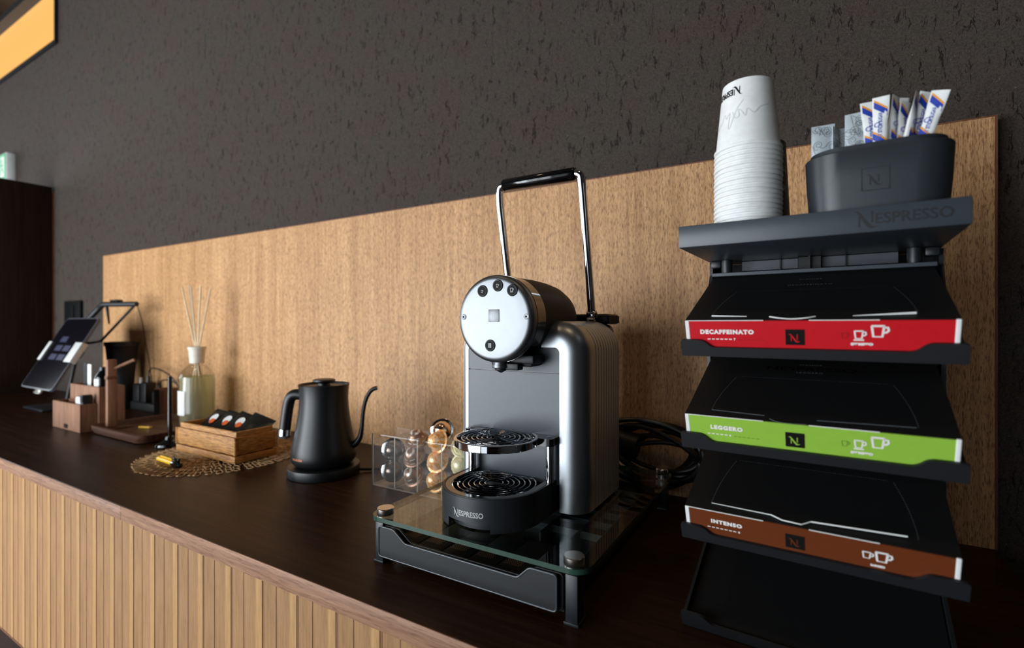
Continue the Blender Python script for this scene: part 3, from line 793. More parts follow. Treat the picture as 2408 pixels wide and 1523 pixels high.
for x0 in (-.0035, SW - .0005):
    bb = MB(); bb.prism(round_poly([(.135, .0003), (.196, .0003), (.196, .4030), (.150, .4030), (.150, .385), (.135, .36)], [.002] * 6, 3), x0, x0 + .004, lambda u, v, q: (q, u, v)); so('side_upright', bb, M['charcoal'])
b = MB(); b.box(.0005, SW - .0005, .1935, .196, .0003, .403); so('back_panel', b, M['black'])
b = MB(); b.box(0.0006, SW - .0006, .120, .196, .0003, .0025); so('base_plate', b, M['black'])
# top shelf
ZS0, ZS1 = .4034, .4264
b = MB(); b.box(-.004, SW + .002, 0, .198, ZS0, ZS1, .0009, 2); shelf = so('top_shelf', b, M['panel_grey'])
f = lambda u, v: (u, -.00025, v)
b = MB(); wordmark(b, f, .0690, .1515, .4108, .0002, .92); so('lettering', b, M['black'], shelf)
# mechanism under the shelf
b = MB(); b.box(.004, SW - .004, .128, .134, .3822, .3868, .0006, 1); so('cross_bar', b, M['panel_grey'])
for x in (.020, SW - .022):
    b = MB(); b.lathe([(.0062, .3868), (.0066, .392), (.0066, .4030)], 24, Matrix.Translation((x, .138, 0)), True, True); so('post', b, M['charcoal'])
b = MB(); b.box(.0985, .1225, .150, .156, .3868, .4032, .0005, 1); b.box(.1095, .1115, .143, .1505, .3868, .4032); so('center_bracket', b, M['black'])
for x0, x1 in ((.034, .098), (.123, .196)):
    b = MB(); b.box(x0, x1, .160, .1625, .3905, .4030, .0004, 1); so('lid_slot', b, M['smoke'])
    b = MB(); b.box((x0 + x1) / 2 + .012 * (1 if x0 < .1 else -1), (x0 + x1) / 2 + .0135 * (1 if x0 < .1 else -1), .157, .160, .3880, .4030); so('slot_clip', b, M['black'])
for x0 in (.0008, SW - .0135):
    b = MB(); b.box(x0, x0 + .0125, .1355, .150, .394, .4032, .002); so('corner_block', b, M['charcoal'])

# capsule boxes resting on the upper three trays
BW, BD, BH = .2190, .176, .0335
def capsule_box(z, face, dim, title, bars, num, tail, sizes, label, open_style):
    T = WS @ tmat(z) @ Matrix.Translation((.0052, .0040, .0047))
    t = thing('capsule_box', label, 'box', T.to_translation(), T.to_euler(), 'capsule boxes on the display stand')
    b = MB(); b.box(.0012, BW - .0012, .0012, BD, 0, BH - .0008, .0006, 1); obj('carton', b, M['card_black'], t)
    b = MB(); b.box(0, BW, .0008, BD, BH - .0008, BH); lid = obj('carton_lid', b, M['card_black'], t)
    b = MB(); b.box(.0042, BW - .0038, -.0002, .0012, .0004, BH - .0003); fp = obj('printed_front', b, M[face], t); fp['label'] = face + ' printed front'
    b = MB(); b.box(.0002, .0042, -.0004, .0012, .0004, BH + .0002, .0005, 1); obj('card_edge', b, M['white'], t)
    b = MB(); b.box(BW - .0038, BW - .0003, -.0010, .0014, .0004, BH + .0004, .0006, 1); obj('card_edge', b, M['white'], t)
    f = lambda u, v: (u, -.00045, v)
    b = MB(); put_text(b, title, .0060, f, bold=.00040, spacing=1.22, at=(.0400, .0194), align='CENTER')
    for i in range(bars): b.ribbon([(.0215 + i * .0041, .0135), (.0243 + i * .0041, .0135)], .0010, f)
    put_text(b, num, .0032, f, bold=.00015, at=(.0215 + bars * .0041 + .0004, .0124)); obj('title_print', b, M['ink_white'], fp)
    if tail:
        b = MB()
        for i in range(tail): b.ribbon([(.0262 + (bars + i) * .0041, .0130), (.0288 + (bars + i) * .0041, .0130)], .0006, f)
        obj('faint_bars', b, M[dim], fp)
    b = MB(); b.add([f(.0925, .0085), f(.1085, .0085), f(.1085, .0245), f(.0925, .0245)], [(0, 1, 2, 3)]); obj('emblem_square', b, M['ink'], fp)
    b = MB(); big_n(b, lambda u, v: (u, -.0007, v), .0967, .0124, .0078, 1.6); obj('emblem', b, M[face], fp)
    b = MB()
    for (x, y, s, sau) in sizes: cup_icon(b, f, x, y, s, sau, .16)
    if len(sizes) == 2 and sizes[0][3]: put_text(b, 'ESPRESSO', .0030, f, bold=.0003, width=.0165, at=(.1525, .0095), align='CENTER')
    else: put_text(b, 'LUNGO', .0028, f, bold=.0003, width=.0105, at=(.1640, .0078), align='CENTER')
    obj('cup_icons', b, M['ink_white'], fp)
    if len(sizes) == 2 and sizes[0][3]:
        b = MB(); cup_icon(b, f, .1375, .0155, .0058, False, .10); obj('faint_cup_icon', b, M[dim], fp)
    # perforated opening flap in the lid
    g = lambda u, v: (u, v, BH + .0002)
    b = MB()
    for sx in (0, 1):
        pts = [(.0245 + .0125 * (k / 26.0) ** 1.7, .014 + .078 * k / 26.0) for k in range(27)]
        for k in range(0, 26):
            (u0, v0), (u1, v1) = pts[k], pts[k + 1]
            u1 = u0 + (u1 - u0) * .45; v1 = v0 + (v1 - v0) * .45
            if sx: u0, u1 = BW - .002 - u0, BW - .002 - u1
            b.ribbon([(u0, v0), (u1, v1)], .0005, g)
    for k in range(60): b.ribbon([(.040 + k * .00228, .0925), (.0412 + k * .00228, .0925)], .0003, g)
    obj('perforation', b, M['ink_sketch'], lid)
    def edge(path, rad):
        b = MB(); b.tube(path, rad, 6); obj('torn_flap_edge', b, em, lid)
    e = BH + .0002; em = M['ink_sketch'] if open_style == 1 else M['white']
    if open_style == 0:
        edge([(.0245, .013, e + .0002), (.058, .0112, e)], [.0008, .0003]); edge([(.146, .0105, e), (BW - .028, .0135, e + .001)], [.0003, .0010])
        edge(smooth_path([(.079, .0065, e + .0012), (.086, .0018, e + .0018), (.098, .0006, e + .001), (.110, .0012, e + .0018), (.117, .0055, e + .0016)], 4), .0006)
    elif open_style == 1:
        edge([(.0245, .013, e), (.074, .0105, e)], .00025); edge([(.118, .0100, e), (BW - .028, .013, e)], .00022)
        edge(smooth_path([(.079, .0055, e), (.086, .001, e), (.098, 0, e), (.110, .001, e)], 4), .00025)
    else:
        edge([(.0245, .012, e), (.080, .0102, e + .0004)], [.0003, .0005]); edge([(.080, .0102, e + .0004), (.090, .0040, e + .0018), (.106, .0030, e + .0018), (.1135, .0095, e + .0016)], .0006)
        edge([(.1135, .0095, e + .0016), (BW - .034, .013, e + .002)], .0007)
    for x0, x1 in ((.004, .074), (.112, .165)):
        b = MB(); b.box(x0, x1, -.0003, .0004, BH - .0002, BH + .0004); obj('white_fold', b, M['white'], lid)
    b = MB(); put_text(b, 'CLASSICS', .0042, g, at=(.108, .128), align='CENTER', spacing=1.3); put_text(b, title, .0048, g, at=(.108, .108), align='CENTER', spacing=1.3); obj('lid_print', b, M['ink_sketch'], lid)
    if open_style == 1: b = MB(); put_text(b, 'NESPRESSO', .0135, g, at=(.108, .114), align='CENTER', width=.085); obj('embossed_word', b, M['black_gloss'], lid)
    return t
ICON = ((.1470, .0150, .0082, True), (.1595, .0165, .0115, False))
capsule_box(TRAYZ[3], 'red', 'red_dim', 'DECAFFEINATO', 6, '7', 6, ICON, 'red fronted capsule box, topmost on the black display stand', 0)
capsule_box(TRAYZ[2], 'green', 'green_dim', 'LEGGERO', 5, '6', 6, ICON, 'lime green fronted capsule box between the red and brown boxes', 1)
capsule_box(TRAYZ[1], 'brown', 'brown_dim', 'INTENSO', 7, '8', 0, ((.1530, .0145, .0075, False), (.1625, .0130, .0110, False)), 'dark brown fronted capsule box, lowest box on the display stand', 2)

# paper cups: an upturned stack; cup 0 at the bottom, the last one shows its whole side
def cupmesh():
    b = MB()
    prof = [(.0352, .0015), (.0365, .0004), (.0380, .0010), (.0386, .0024), (.0380, .0040), (.0362, .0047)]
    prof += [(.0362 - (.0362 - .0285) * t, .0047 + (.0735 - .0047) * t) for t in (.25, .5, .75, 1.0)]
    prof += [(.0272, .0738), (.0268, .0715), (.0001, .0708)]
    b.lathe([(r * .885, z) for r, z in prof], 64); return b
cpl = WS @ Vector((.0570, .0490, ZS1 + .0002))
NC = 17; PT = .00502
def cup(i):
    lab = {0: 'white paper cup at the very bottom of the upturned stack', NC - 1: 'white paper cup with dark lettering, topmost of the upturned stack'}.get(i)
    if not lab:
        ordw = ['second', 'third', 'fourth', 'fifth', 'sixth', 'seventh', 'eighth', 'ninth', 'tenth', 'eleventh', 'twelfth', 'thirteenth', 'fourteenth', 'fifteenth', 'sixteenth'][i - 1]
        lab = 'white paper cup, %s rim from the bottom of the upturned stack' % ordw
    return lab
c0 = thing('paper_cup', cup(0), 'cup', cpl, SR, 'upturned paper cups on the display stand')
obj('cup_body', cupmesh(), M['white'], c0, smooth=40)
for i in range(1, NC):
    j = (rnd.uniform(-.0003, .0003), rnd.uniform(-.0003, .0003))
    c = dup(c0, cpl + Vector((j[0], j[1], PT * i)), (0, 0, R(-3 + rnd.uniform(-20, 20)) if i < NC - 1 else R(-3)), cup(i))
topcup = c
def cone_fn(a0):     # wraps upside-down print round the cup; u to the reader's right when the cup stands upright
    def fn(u, v):
        z = .070 - v; r = .885 * (.0362 - (.0362 - .0285) * ((z - .0047) / .0688)) + .00025
        a = a0 - u / .0285
        return (r * math.sin(a), -r * math.cos(a), z)
    return fn
AV = math.atan2(.0545, .60) * 1.0
b = MB(); wordmark(b, cone_fn(R(-3)), .0440, 0, .0060, .0003); obj('lettering', b, M['ink'], topcup)
b = MB()
fn = cone_fn(R(52))
scr = [[(.0, .026), (.010, .030), (.016, .036), (.022, .031), (.024, .038), (.028, .032), (.031, .030), (.030, .037), (.034, .038), (.037, .031)], [(.026, .020), (.033, .030), (.039, .047), (.041, .045), (.040, .031), (.044, .036), (.046, .031), (.050, .035)], [(.048, .036), (.055, .041), (.060, .043)]]
for s_ in scr: b.ribbon([(p.x, p.y) for p in smooth_path([(x, y, 0) for x, y in s_], 5)], .0011, fn)
obj('script_print', b, M['ink_grey'], topcup)
# dark cup stack behind the white cups
dk = thing('dark_cup', 'dark grey tapered cup with pale print half hidden behind the white cups', 'cup', WS @ Vector((.0550, .1130, ZS1 + .0002)), SR)
b = MB(); b.lathe([(.0395, .0), (.0402, .001), (.0400, .004), (.0385, .0045), (.0336, .1060), (.0325, .1066), (.0320, .1055), (.0001, .1050)], 56); obj('cup_body', b, plain('grey_card_cup', (84, 86, 86), 0.5), dk)
def dfn(u, v):
    r = .0386 - (.0386 - .0336) * (v / .105) + .0004; a = R(60) + u / .034; return (r * math.sin(a), -r * math.cos(a), v)
b = MB()
for y0, s_ in ((.086, 'A'), (.068, 'N')): put_text(b, s_, .012, dfn, .0002, at=(0, y0))
b.ribbon([(-.002, .040), (.010, .040), (.010, .060), (-.002, .060), (-.002, .040)], .0009, dfn); put_text(b, 'R', .010, dfn, .0002, at=(.001, .046)); obj('pale_print', b, M['ink_silver'], dk)

# black condiment holder
hx, hy = .1115, .0130
HWD, HD, HH = .1160, .086, .0620
hd = thing('condiment_holder', 'black rounded plastic holder for sachets and sugar sticks on the top shelf', 'holder', WS @ Vector((hx, hy, ZS1 + .0002)), SR)
def hring(ins, z): return [(x, y, z) for x, y in rrect(ins, HWD - ins, ins, HD - ins, .030 - min(ins, .02) * .6, 8)]
lv = [hring(.0045, 0), hring(.0035, .001), hring(.0012, .030), hring(.0, .0560), hring(.0006, .0572), hring(.0042, .0576), hring(.0046, .0622), hring(.0066, .0622), hring(.0075, .0500), hring(.0095, .0040)]
n = len(lv[0]); b = MB()
b.add([p for l_ in lv for p in l_], [(i * n + k, i * n + (k + 1) % n, (i + 1) * n + (k + 1) % n, (i + 1) * n + k) for i in range(len(lv) - 1) for k in range(n)] + [tuple(range(n - 1, -1, -1)), tuple((len(lv) - 1) * n + k for k in range(n))])
hb = obj('holder_body', b, plain('holder_charcoal', (44, 48, 53), 0.40, grain=.05, gscale=1200), hd, smooth=30)
b = MB(); f = lambda u, v: (u, .0012 * (1 - (v - .03) / .026) - .0003, v)
b.ribbon([(.0465, .0175), (.0670, .0175), (.0670, .0375), (.0465, .0375), (.0465, .0175)], .0008, f)
big_n(b, f, .0520, .0225, .0095, 1.2); obj('emblem', b, M['black'], hb)
b = MB(); b.box(.0100, HWD - .0100, .0475, .0485, .006, .056); obj('divider', b, M['black'], hd)

# sugar sticks and sachets standing in the holder (holder coordinates)
HM = WM[hd]
def stick_mb(L=.100, wd=.0135):
    # flat crimped ends, puffed middle
    b = MB(); rows = []
    for z, hwid, th in ((0, wd * .5, .0002), (.007, wd * .5, .0003), (.012, wd * .42, .0030), (.05, wd * .41, .0036), (L - .024, wd * .42, .0030), (L - .012, wd * .48, .0008), (L, wd * .5, .0003)):
        rows.append([(hwid * math.cos(2 * PI * k / 14), th * math.sin(2 * PI * k / 14), z) for k in range(14)])
    b.add([p for r_ in rows for p in r_], [(i * 14 + k, i * 14 + (k + 1) % 14, (i + 1) * 14 + (k + 1) % 14, (i + 1) * 14 + k) for i in range(len(rows) - 1) for k in range(14)] + [tuple(range(13, -1, -1)), tuple((len(rows) - 1) * 14 + k for k in range(14))])
    return b
def stick_fn(wd, side=-1):
    def fn(u, v):
        t = max(-1, min(1, u / (wd * .43))); th = .0035 if v < .074 else (.0035 - .0030 * min(1, (v - .074) / .014))
        return (u, side * (th * math.sqrt(max(0, 1 - t * t * .92)) + .00035), v)
    return fn
stick_me = mesh_of('wrapper', stick_mb(), M['white'])
txt = MB(); fn = stick_fn(.0135); band_mes = []
for z0 in (.0560, .0860):
    bands = MB(); amb = MB()
    bands.add([fn(-.0054, z0 + .010), fn(-.0018, z0 + .007), fn(.0018, z0 + .004), fn(.0054, z0 + .001), fn(.0054, z0 - .005), fn(.0018, z0 - .002), fn(-.0018, z0 + .001), fn(-.0054, z0 + .004)], [(0, 1, 6, 7), (1, 2, 5, 6), (2, 3, 4, 5)])
    amb.add([fn(-.0054, z0 + .012), fn(-.0018, z0 + .009), fn(.0018, z0 + .006), fn(.0054, z0 + .003), fn(.0054, z0 + .001), fn(.0018, z0 + .004), fn(-.0018, z0 + .007), fn(-.0054, z0 + .010)], [(0, 1, 6, 7), (1, 2, 5, 6), (2, 3, 4, 5)])
    band_mes += [('blue_band', mesh_of('blue_band', bands, M['ink_blue'], fix=False)), ('amber_band', mesh_of('amber_band', amb, M['ink_amber'], fix=False))]
put_text(txt, 'DAY STICK SUGAR', .0042, lambda u, v: fn(.0015 - v, .058 + u), .0001, width=.027)
txt.ribbon([(p[0], p[1]) for p in arc(-.0022, .073, .0021, 0, 360, 12)], .0006, fn)
txt_me = mesh_of('blue_print', txt, M['ink_blue'], fix=False)
# x, y, base z, lean (deg, + to the right), yaw, flip back, label
ST = [(.0584, .0310, .0090, -3.4, 12, 'sugar stick leaning left, leftmost of the sticks in the holder'),
      (.0600, .0240, .0092, 1.2, -8, 'second sugar stick from the left with its blue band turned to the front'),
      (.0649, .0340, .0110, 5.3, 62, 'narrow edge-on sugar stick, third from the left in the holder'),
      (.0697, .0395, .0062, 6.9, 50, 'sugar stick with folded tip, fourth from the left in the holder'),
      (.0742, .0580, .0165, 3.5, 25, 'sugar stick standing behind the third and fourth sticks'),
      (.0708, .0250, .0080, 10.7, 72, 'thin edge-on sugar stick with a blue tip, middle of the right bunch'),
      (.0712, .0320, .0110, 15.2, 24, 'sugar stick second from the right in the holder'),
      (.0785, .0205, .0065, 15.3, -14, 'rightmost sugar stick with wide crimped end leaning right')]
for i, (x, y, z, lean, yaw, lab) in enumerate(ST):
    Mx = HM @ Matrix.Translation((x, y, z)) @ Matrix.Rotation(R(lean), 4, 'Y') @ Matrix.Rotation(R(yaw), 4, 'Z')
    t = thing('sugar_stick', lab, 'sugar stick', Mx.to_translation(), Mx.to_euler(), 'sugar sticks in the holder')
    for nm, me in [('wrapper', stick_me)] + band_mes + [('blue_print', txt_me)]:
        o = bpy.data.objects.new(nm, me); col.objects.link(o); o.parent = t
def sachet_mb(wd, L):
    b = MB(); N = 8
    rows = []
    for z, k in ((0, 0), (.006, 0), (.010, .55), (L * .5, 1), (L - .010, .55), (L - .006, .05), (L, 0)):
        rows.append([((-.5 + q / N) * wd, .0026 * k * math.sin(PI * q / N) + .0003, z) for q in range(N + 1)] + [((.5 - q / N) * wd, -.0026 * k * math.sin(PI * q / N) - .0003, z) for q in range(N + 1)])
    m_ = len(rows[0])
    b.add([p for r_ in rows for p in r_], [(i * m_ + k, i * m_ + (k + 1) % m_, (i + 1) * m_ + (k + 1) % m_, (i + 1) * m_ + k) for i in range(len(rows) - 1) for k in range(m_)] + [tuple(range(m_ - 1, -1, -1)), tuple((len(rows) - 1) * m_ + k for k in range(m_))])
    return b
def curls(wd, L, seed):
    q = random.Random(seed); b = MB()
    def fn(u, v):
        u = max(-wd * .48, min(wd * .48, u)); v = max(.002, min(L - .001, v)); k = 0
        for (z0, k0), (z1, k1) in zip(((0, 0), (.006, 0), (.010, .55), (L * .5, 1), (L - .010, .55), (L - .006, .05)), ((.006, 0), (.010, .55), (L * .5, 1), (L - .010, .55), (L - .006, .05), (L, 0))):
            if z0 <= v <= z1: k = k0 + (k1 - k0) * (v - z0) / (z1 - z0)
        return (u, -(.0026 * k * max(0, math.sin(PI * (u / wd + .5))) + .0003) - .00035, v)
    for c in range(9):
        cx_, cy_, r0 = q.uniform(-.4, .4) * wd, q.uniform(.55, .97) * L, q.uniform(.003, .0055); a0 = q.uniform(0, 6); sg = q.choice((-1, 1)); pts = []
        for k in range(30):
            r_ = r0 * (1 - k / 40); pts.append((cx_ + r_ * math.cos(a0 + sg * k * .34), cy_ + r_ * math.sin(a0 + sg * k * .34)))
        d = Vector((pts[0][0] - pts[1][0], pts[0][1] - pts[1][1])).normalized()
        pts = [(pts[0][0] + d.x * .003 * k, pts[0][1] + d.y * .003 * k + .0006 * k * k) for k in (4, 3, 2, 1)] + pts
        b.ribbon(pts, .00035, fn)
    return b
for i, (x, y, z, wd, L, lean, yaw, lab) in enumerate(((.0155, .030, .0062, .0200, .088, 0, 4, 'silver sachet with grey curl pattern, leftmost in the holder'),
        (.0265, .036, .0062, .0190, .085, 0, 72, 'silver sachet seen edge-on behind the leftmost sachet'),
        (.0310, .0435, .0062, .0180, .086, 0, 12, 'half hidden silver sachet between the two curl patterned ones'),
        (.0420, .034, .0062, .0165, .0955, 0, -6, 'tall silver sachet with curl pattern beside the sugar sticks'))):
    Mx = HM @ Matrix.Translation((x, y, z)) @ Matrix.Rotation(R(lean), 4, 'Y') @ Matrix.Rotation(R(yaw), 4, 'Z')
    t = thing('sachet', lab, 'sachet', Mx.to_translation(), Mx.to_euler(), 'sachets in the holder')
    obj('pouch', sachet_mb(wd, L), M['sachet'], t); obj('curl_print', curls(wd, L, i + 3), M['ink_sketch'], t, fix=False)

# ------------------------------------------------------------------ kettle on its base
KX, KY, KA = -.899, .7253, R(28)
kb = thing('kettle_base', 'round black power base under the gooseneck kettle', 'kettle base', (KX, KY, 0), (0, 0, KA))
b = MB(); b.lathe([(.0001, .0003), (.070, .0003), (.0740, .0014), (.0746, .005), (.0746, .0175), (.0738, .0198), (.0718, .0206), (.050, .0208), (.0001, .0208)], 72); obj('base_disc', b, M['kettle'], kb)
b = MB(); b.tube(smooth_path([(.074, .012, .006), (.10, .018, .0045), (.15, .03, .0036), (.185, .055, .0036), (.20, .09, .0036), (.212, .125, .0036)], 5), .0033, 8); obj('power_cord', b, M['rubber'], kb)
kt = thing('gooseneck_kettle', 'matte black gooseneck kettle on its round base', 'kettle', (KX, KY, .0212), (0, 0, KA))
prof = [(.0001, .0006), (.052, .0006), (.058, .0016), (.0640, .0040), (.0690, .0100), (.0708, .0175), (.0710, .0240), (.0702, .0330), (.0680, .0450), (.0640, .0620), (.0600, .0820), (.0565, .1020), (.0540, .1220), (.0530, .1400), (.0533, .1530), (.0544, .1650), (.0556, .1715), (.0550, .1722), (.0535, .1700), (.0525, .1660)]
b = MB(); b.lathe([(r * .945, z) for r, z in prof], 80); body = obj('body', b, M['kettle'], kt)
b = MB(); b.lathe([(.0505, .1602), (.0496, .1665), (.044, .1680), (.020, .1690), (.0001, .1692)], 64); b.lathe([(.013, .169), (.012, .1735), (.0145, .1752), (.0215, .1762), (.0235, .1782), (.0230, .1815), (.0200, .1826), (.0001, .1828)], 48); obj('lid', b, M['kettle'], kt)
b = MB(); b.tube(smooth_path([(-.049, 0, .1480), (-.058, 0, .1490), (-.068, 0, .1470), (-.0755, 0, .1390), (-.0795, 0, .125), (-.0835, 0, .100), (-.0865, 0, .0740)], 5), .0118, 20); hn = obj('handle', b, M['kettle'], kt)
b = MB(); b.tube([(-.0866, 0, .0735), (-.0870, 0, .0700), (-.0878, 0, .0600)], [.0122, .0126, .0126], 24); o = obj('handle_ring', b, M['chrome'], hn); o['label'] = 'chrome ring at the handle end'
b = MB(); b.tube([(-.0879, 0, .0598), (-.0880, 0, .0555)], [.0128, .0118], 24); obj('handle_foot', b, M['smoke'], hn)
sp = smooth_path([(.052, 0, .0362), (.060, 0, .0385), (.0705, 0, .0450), (.0785, 0, .0570), (.0825, 0, .0760), (.0845, 0, .0980), (.0870, 0, .1190), (.0920, 0, .1390), (.0995, 0, .1535), (.1075, 0, .1610), (.1160, 0, .1640)], 5)
rs = [.0092 - .0050 * min(1, i / (len(sp) * .45)) + (.0012 * max(0, i / len(sp) - .6)) for i in range(len(sp))]
b = MB(); b.tube(sp, rs, 18); obj('spout', b, M['kettle'], kt)
b = MB(); b.tube([(.1158, 0, .1641), (.1172, 0, .1644)], [.0047, .0044], 18); obj('spout_tip', b, M['chrome'], kt)
f = lambda u, v: (.0675 * math.sin(R(-41) + u / .0675), -.0675 * math.cos(R(-41) + u / .0675), v)
b = MB(); put_text(b, 'BALMUDA', .0062, f, .0002, width=.0300, at=(0, .0200)); obj('lettering', b, M['copper'], body)

# ------------------------------------------------------------------ acrylic capsule organiser
AX0, AX1, AY0, AY1, AH = -.7490, -.5150, .7195, .7905, .1040
ac = thing('capsule_organizer', 'clear acrylic divided box full of wrapped capsules behind the coffee machine', 'organizer', ((AX0 + AX1) / 2, .755, 0))
th = .0022
def ao(name, b, mats): return obj(name, b, mats, ac, True)
def acr(x0, x1, y0, y1, z0, z1):
    b = MB(); b.box(x0, x1, y0, y1, z0, z1); d = (x1 - x0, y1 - y0, z1 - z0); thin = d.index(min(d))
    b.mi = [0 if {0: 2, 1: 2, 2: 1, 3: 0, 4: 1, 5: 0}[i] == thin else 1 for i in range(6)]
    # face order of MB.box: bottom, top, front(y0), right(x1), back(y1), left(x0)
    return b
AM = [M['acrylic'], M['acrylic_edge']]
ao('front_wall', acr(AX0, AX1, AY0, AY0 + th, .0003, AH), AM); ao('back_wall', acr(AX0, AX1, AY1 - th, AY1, .0003, AH), AM)
ao('floor_sheet', acr(AX0 + th, AX1 - th, AY0 + th, AY1 - th, .0003, .0003 + th), AM)
PX = (AX1 - AX0 - th) / 4
for i in range(5): ao('divider' if 0 < i < 4 else 'end_wall', acr(AX0 + i * PX, AX0 + i * PX + th, AY0 + th, AY1 - th, .0026, AH), AM)
def capsule_meshes(name, mat):
    d = MB(); d.lathe([(.0192, 0), (.0186, .0035), (.0170, .0095), (.0138, .0160), (.0090, .0205), (.0040, .0222), (.0001, .0226)], 28)
    d.lathe([(.0186, -.0003), (.0168, -.008), (.0110, -.0135), (.0001, -.0150)], 28)
    r = MB(); pr = [(.0186, .0016), (.0212, .0012), (.0230, .0002), (.0212, -.0008), (.0186, -.0012)]
    for rr, z in pr: pass
    def fn(i, j):
        a = 2 * PI * i / 44; k = 1 + (.018 if i % 2 else -.010); return (pr[j][0] * k * math.cos(a), pr[j][0] * k * math.sin(a), pr[j][1] + (.0004 if i % 2 else 0))
    r.grid(fn, 44, len(pr), True)
    return mesh_of('dome', d, mat, 50), mesh_of('crimped_rim', r, M['chrome'] if name in ('dark', 'silver') else mat, 50)
CAPM = {k: capsule_meshes(k, M['cap_' + k]) for k in ('dark', 'brown', 'orange', 'gold', 'silver')}
def capsule(kind, x, y, z, tx, ty, lab, grp=True):
    e = Euler((R(90 + tx), R(ty), 0))
    t = thing('coffee_capsule', lab, 'capsule', (x, y, z), (R(90 + tx), 0, R(ty)), 'wrapped capsules in the acrylic organizer')
    for nm, me in zip(('dome', 'crimped_rim'), CAPM[kind]):
        o = bpy.data.objects.new(nm, me); col.objects.link(o); o.parent = t
c_ = [AX0 + th + PX * (i + .5) - .001 for i in range(4)]
ya, yb = .7475, .7660
capsule('dark', c_[0], ya, .0265, -10, 40, 'dark chrome foil capsule, lower one in the leftmost compartment')
capsule('dark', c_[0] + .001, ya, .0690, -6, 38, 'dark chrome foil capsule, upper one in the leftmost compartment')
capsule('brown', c_[1], ya - .002, .0255, -35, -6, 'bronze capsule with white print lines at the bottom of the second compartment')
capsule('brown', c_[1] - .001, ya, .0620, -42, 8, 'bronze capsule with white print lines in the middle of the second compartment')
capsule('brown', c_[1] + .001, ya + .006, .0930, -66, 12, 'bronze capsule lying tilted on top of the second compartment')
capsule('orange', c_[2] - .001, ya - .002, .0245, -28, -4, 'cream and orange capsule at the bottom of the third compartment')
capsule('orange', c_[2] - .001, ya, .0610, -32, 6, 'cream and orange capsule in the middle of the third compartment')
capsule('orange', c_[2] + .001, ya + .001, .0985, -18, -12, 'cream and orange capsule heaped on top of the third compartment')
capsule('silver', c_[2] - .014, .778, .1130, -12, 30, 'copper chrome capsule standing behind the topmost orange capsule')
capsule('gold', c_[3], ya - .001, .0250, -25, 5, 'pale gold capsule at the bottom of the fourth compartment')
capsule('gold', c_[3] - .001, ya, .0620, -12, 10, 'pale gold capsule in the middle of the fourth compartment')
capsule('gold', c_[3], ya + .002, .0960, -40, 30, 'pale gold capsule near the top of the fourth compartment')
capsule('gold', c_[3] + .004, .772, .1120, -60, 30, 'pale gold capsule topmost behind the fourth compartment')

# ------------------------------------------------------------------ placemat, basket, coffee bags, marker
MX, MY, MR = -1.2380, .6980, .178
pmt = thing('lace_placemat', 'round openwork placemat under the woven basket', 'placemat', (MX, MY, .0003))
b = MB(); q = random.Random(5)
rings = 8
for k in range(1, rings + 1):
    r = MR * k / rings; n = max(6, int(2 * PI * r / .0195))
    for i in range(n):
        a = 2 * PI * (i + .5 * (k % 2)) / n + q.uniform(-.03, .03); rr = r - MR / rings * .5
        pts = []; la, lr = MR / rings * (.60 + q.uniform(-.06, .10)), .0058
        for t in range(9):        # a petal shaped loop of stiff thread
            ph = 2 * PI * t / 9; x = rr + la * math.cos(ph); y = lr * math.sin(ph) * (1.0 + .5 * math.cos(ph))
            pts.append((x * math.cos(a) - y * math.sin(a), x * math.sin(a) + y * math.cos(a), .0017 + .0007 * math.sin(3 * ph + k)))
        b.tube(pts, .0010, 5, True)
o = obj('lace_loops', b, plain('gold_brown_lace', (206, 170, 126), 0.30, 0.2), pmt); o['kind'] = 'stuff'
BX0, BX1, BY0, BY1 = -1.3735, -1.1180, .6580, .7620
bk = thing('woven_basket', 'rectangular woven rattan basket holding black coffee bags', 'basket', ((BX0 + BX1) / 2, (BY0 + BY1) / 2, .0035))
def tray_box(b, x0, x1, y0, y1, z0, z1, t_, bev=.002):
    b.box(x0, x1, y0, y0 + t_, z0, z1, bev); b.box(x0, x1, y1 - t_, y1, z0, z1, bev); b.box(x0, x0 + t_, y0 + t_ * .8, y1 - t_ * .8, z0, z1, bev); b.box(x1 - t_, x1, y0 + t_ * .8, y1 - t_ * .8, z0, z1, bev)
b = MB(); tray_box(b, BX0 + .006, BX1 - .006, BY0 + .006, BY1 - .006, .012, .0745, .006); b.box(BX0 + .01, BX1 - .01, BY0 + .01, BY1 - .01, .010, .014); obj('inner_box', b, M['rattan'], bk, True)
b = MB(); tray_box(b, BX0, BX1, BY0, BY1, .0225, .0625, .006); obj('outer_sleeve', b, M['rattan'], bk, True)
b = MB(); b.box(BX0 - .001, BX1 + .001, BY0 - .0015, BY1 + .0015, .0036, .0205, .003); obj('lid_base', b, M['rattan'], bk, True)
for x, y in ((BX0 + .001, BY0 + .001), (BX1 - .001, BY0 + .001), (BX1 - .001, BY1 - .001)):
    b = MB(); b.tube([(x, y, .022), (x, y, .063)], .0032, 10); obj('corner_binding', b, M['rattan'], bk, True)
pm = MB(); N = 10; W_, L_ = .072, .098
rows = []
for jz, k in ((0, 0), (.007, .05), (.016, .6), (.05, 1), (.082, .6), (.091, .05), (.098, 0)):
    rows.append([((-.5 + i / N) * W_, .0085 * k * math.sin(PI * i / N) ** .7 + .0003, jz) for i in range(N + 1)] + [((.5 - i / N) * W_, -.0085 * k * math.sin(PI * i / N) ** .7 - .0003, jz) for i in range(N + 1)])
m_ = len(rows[0])
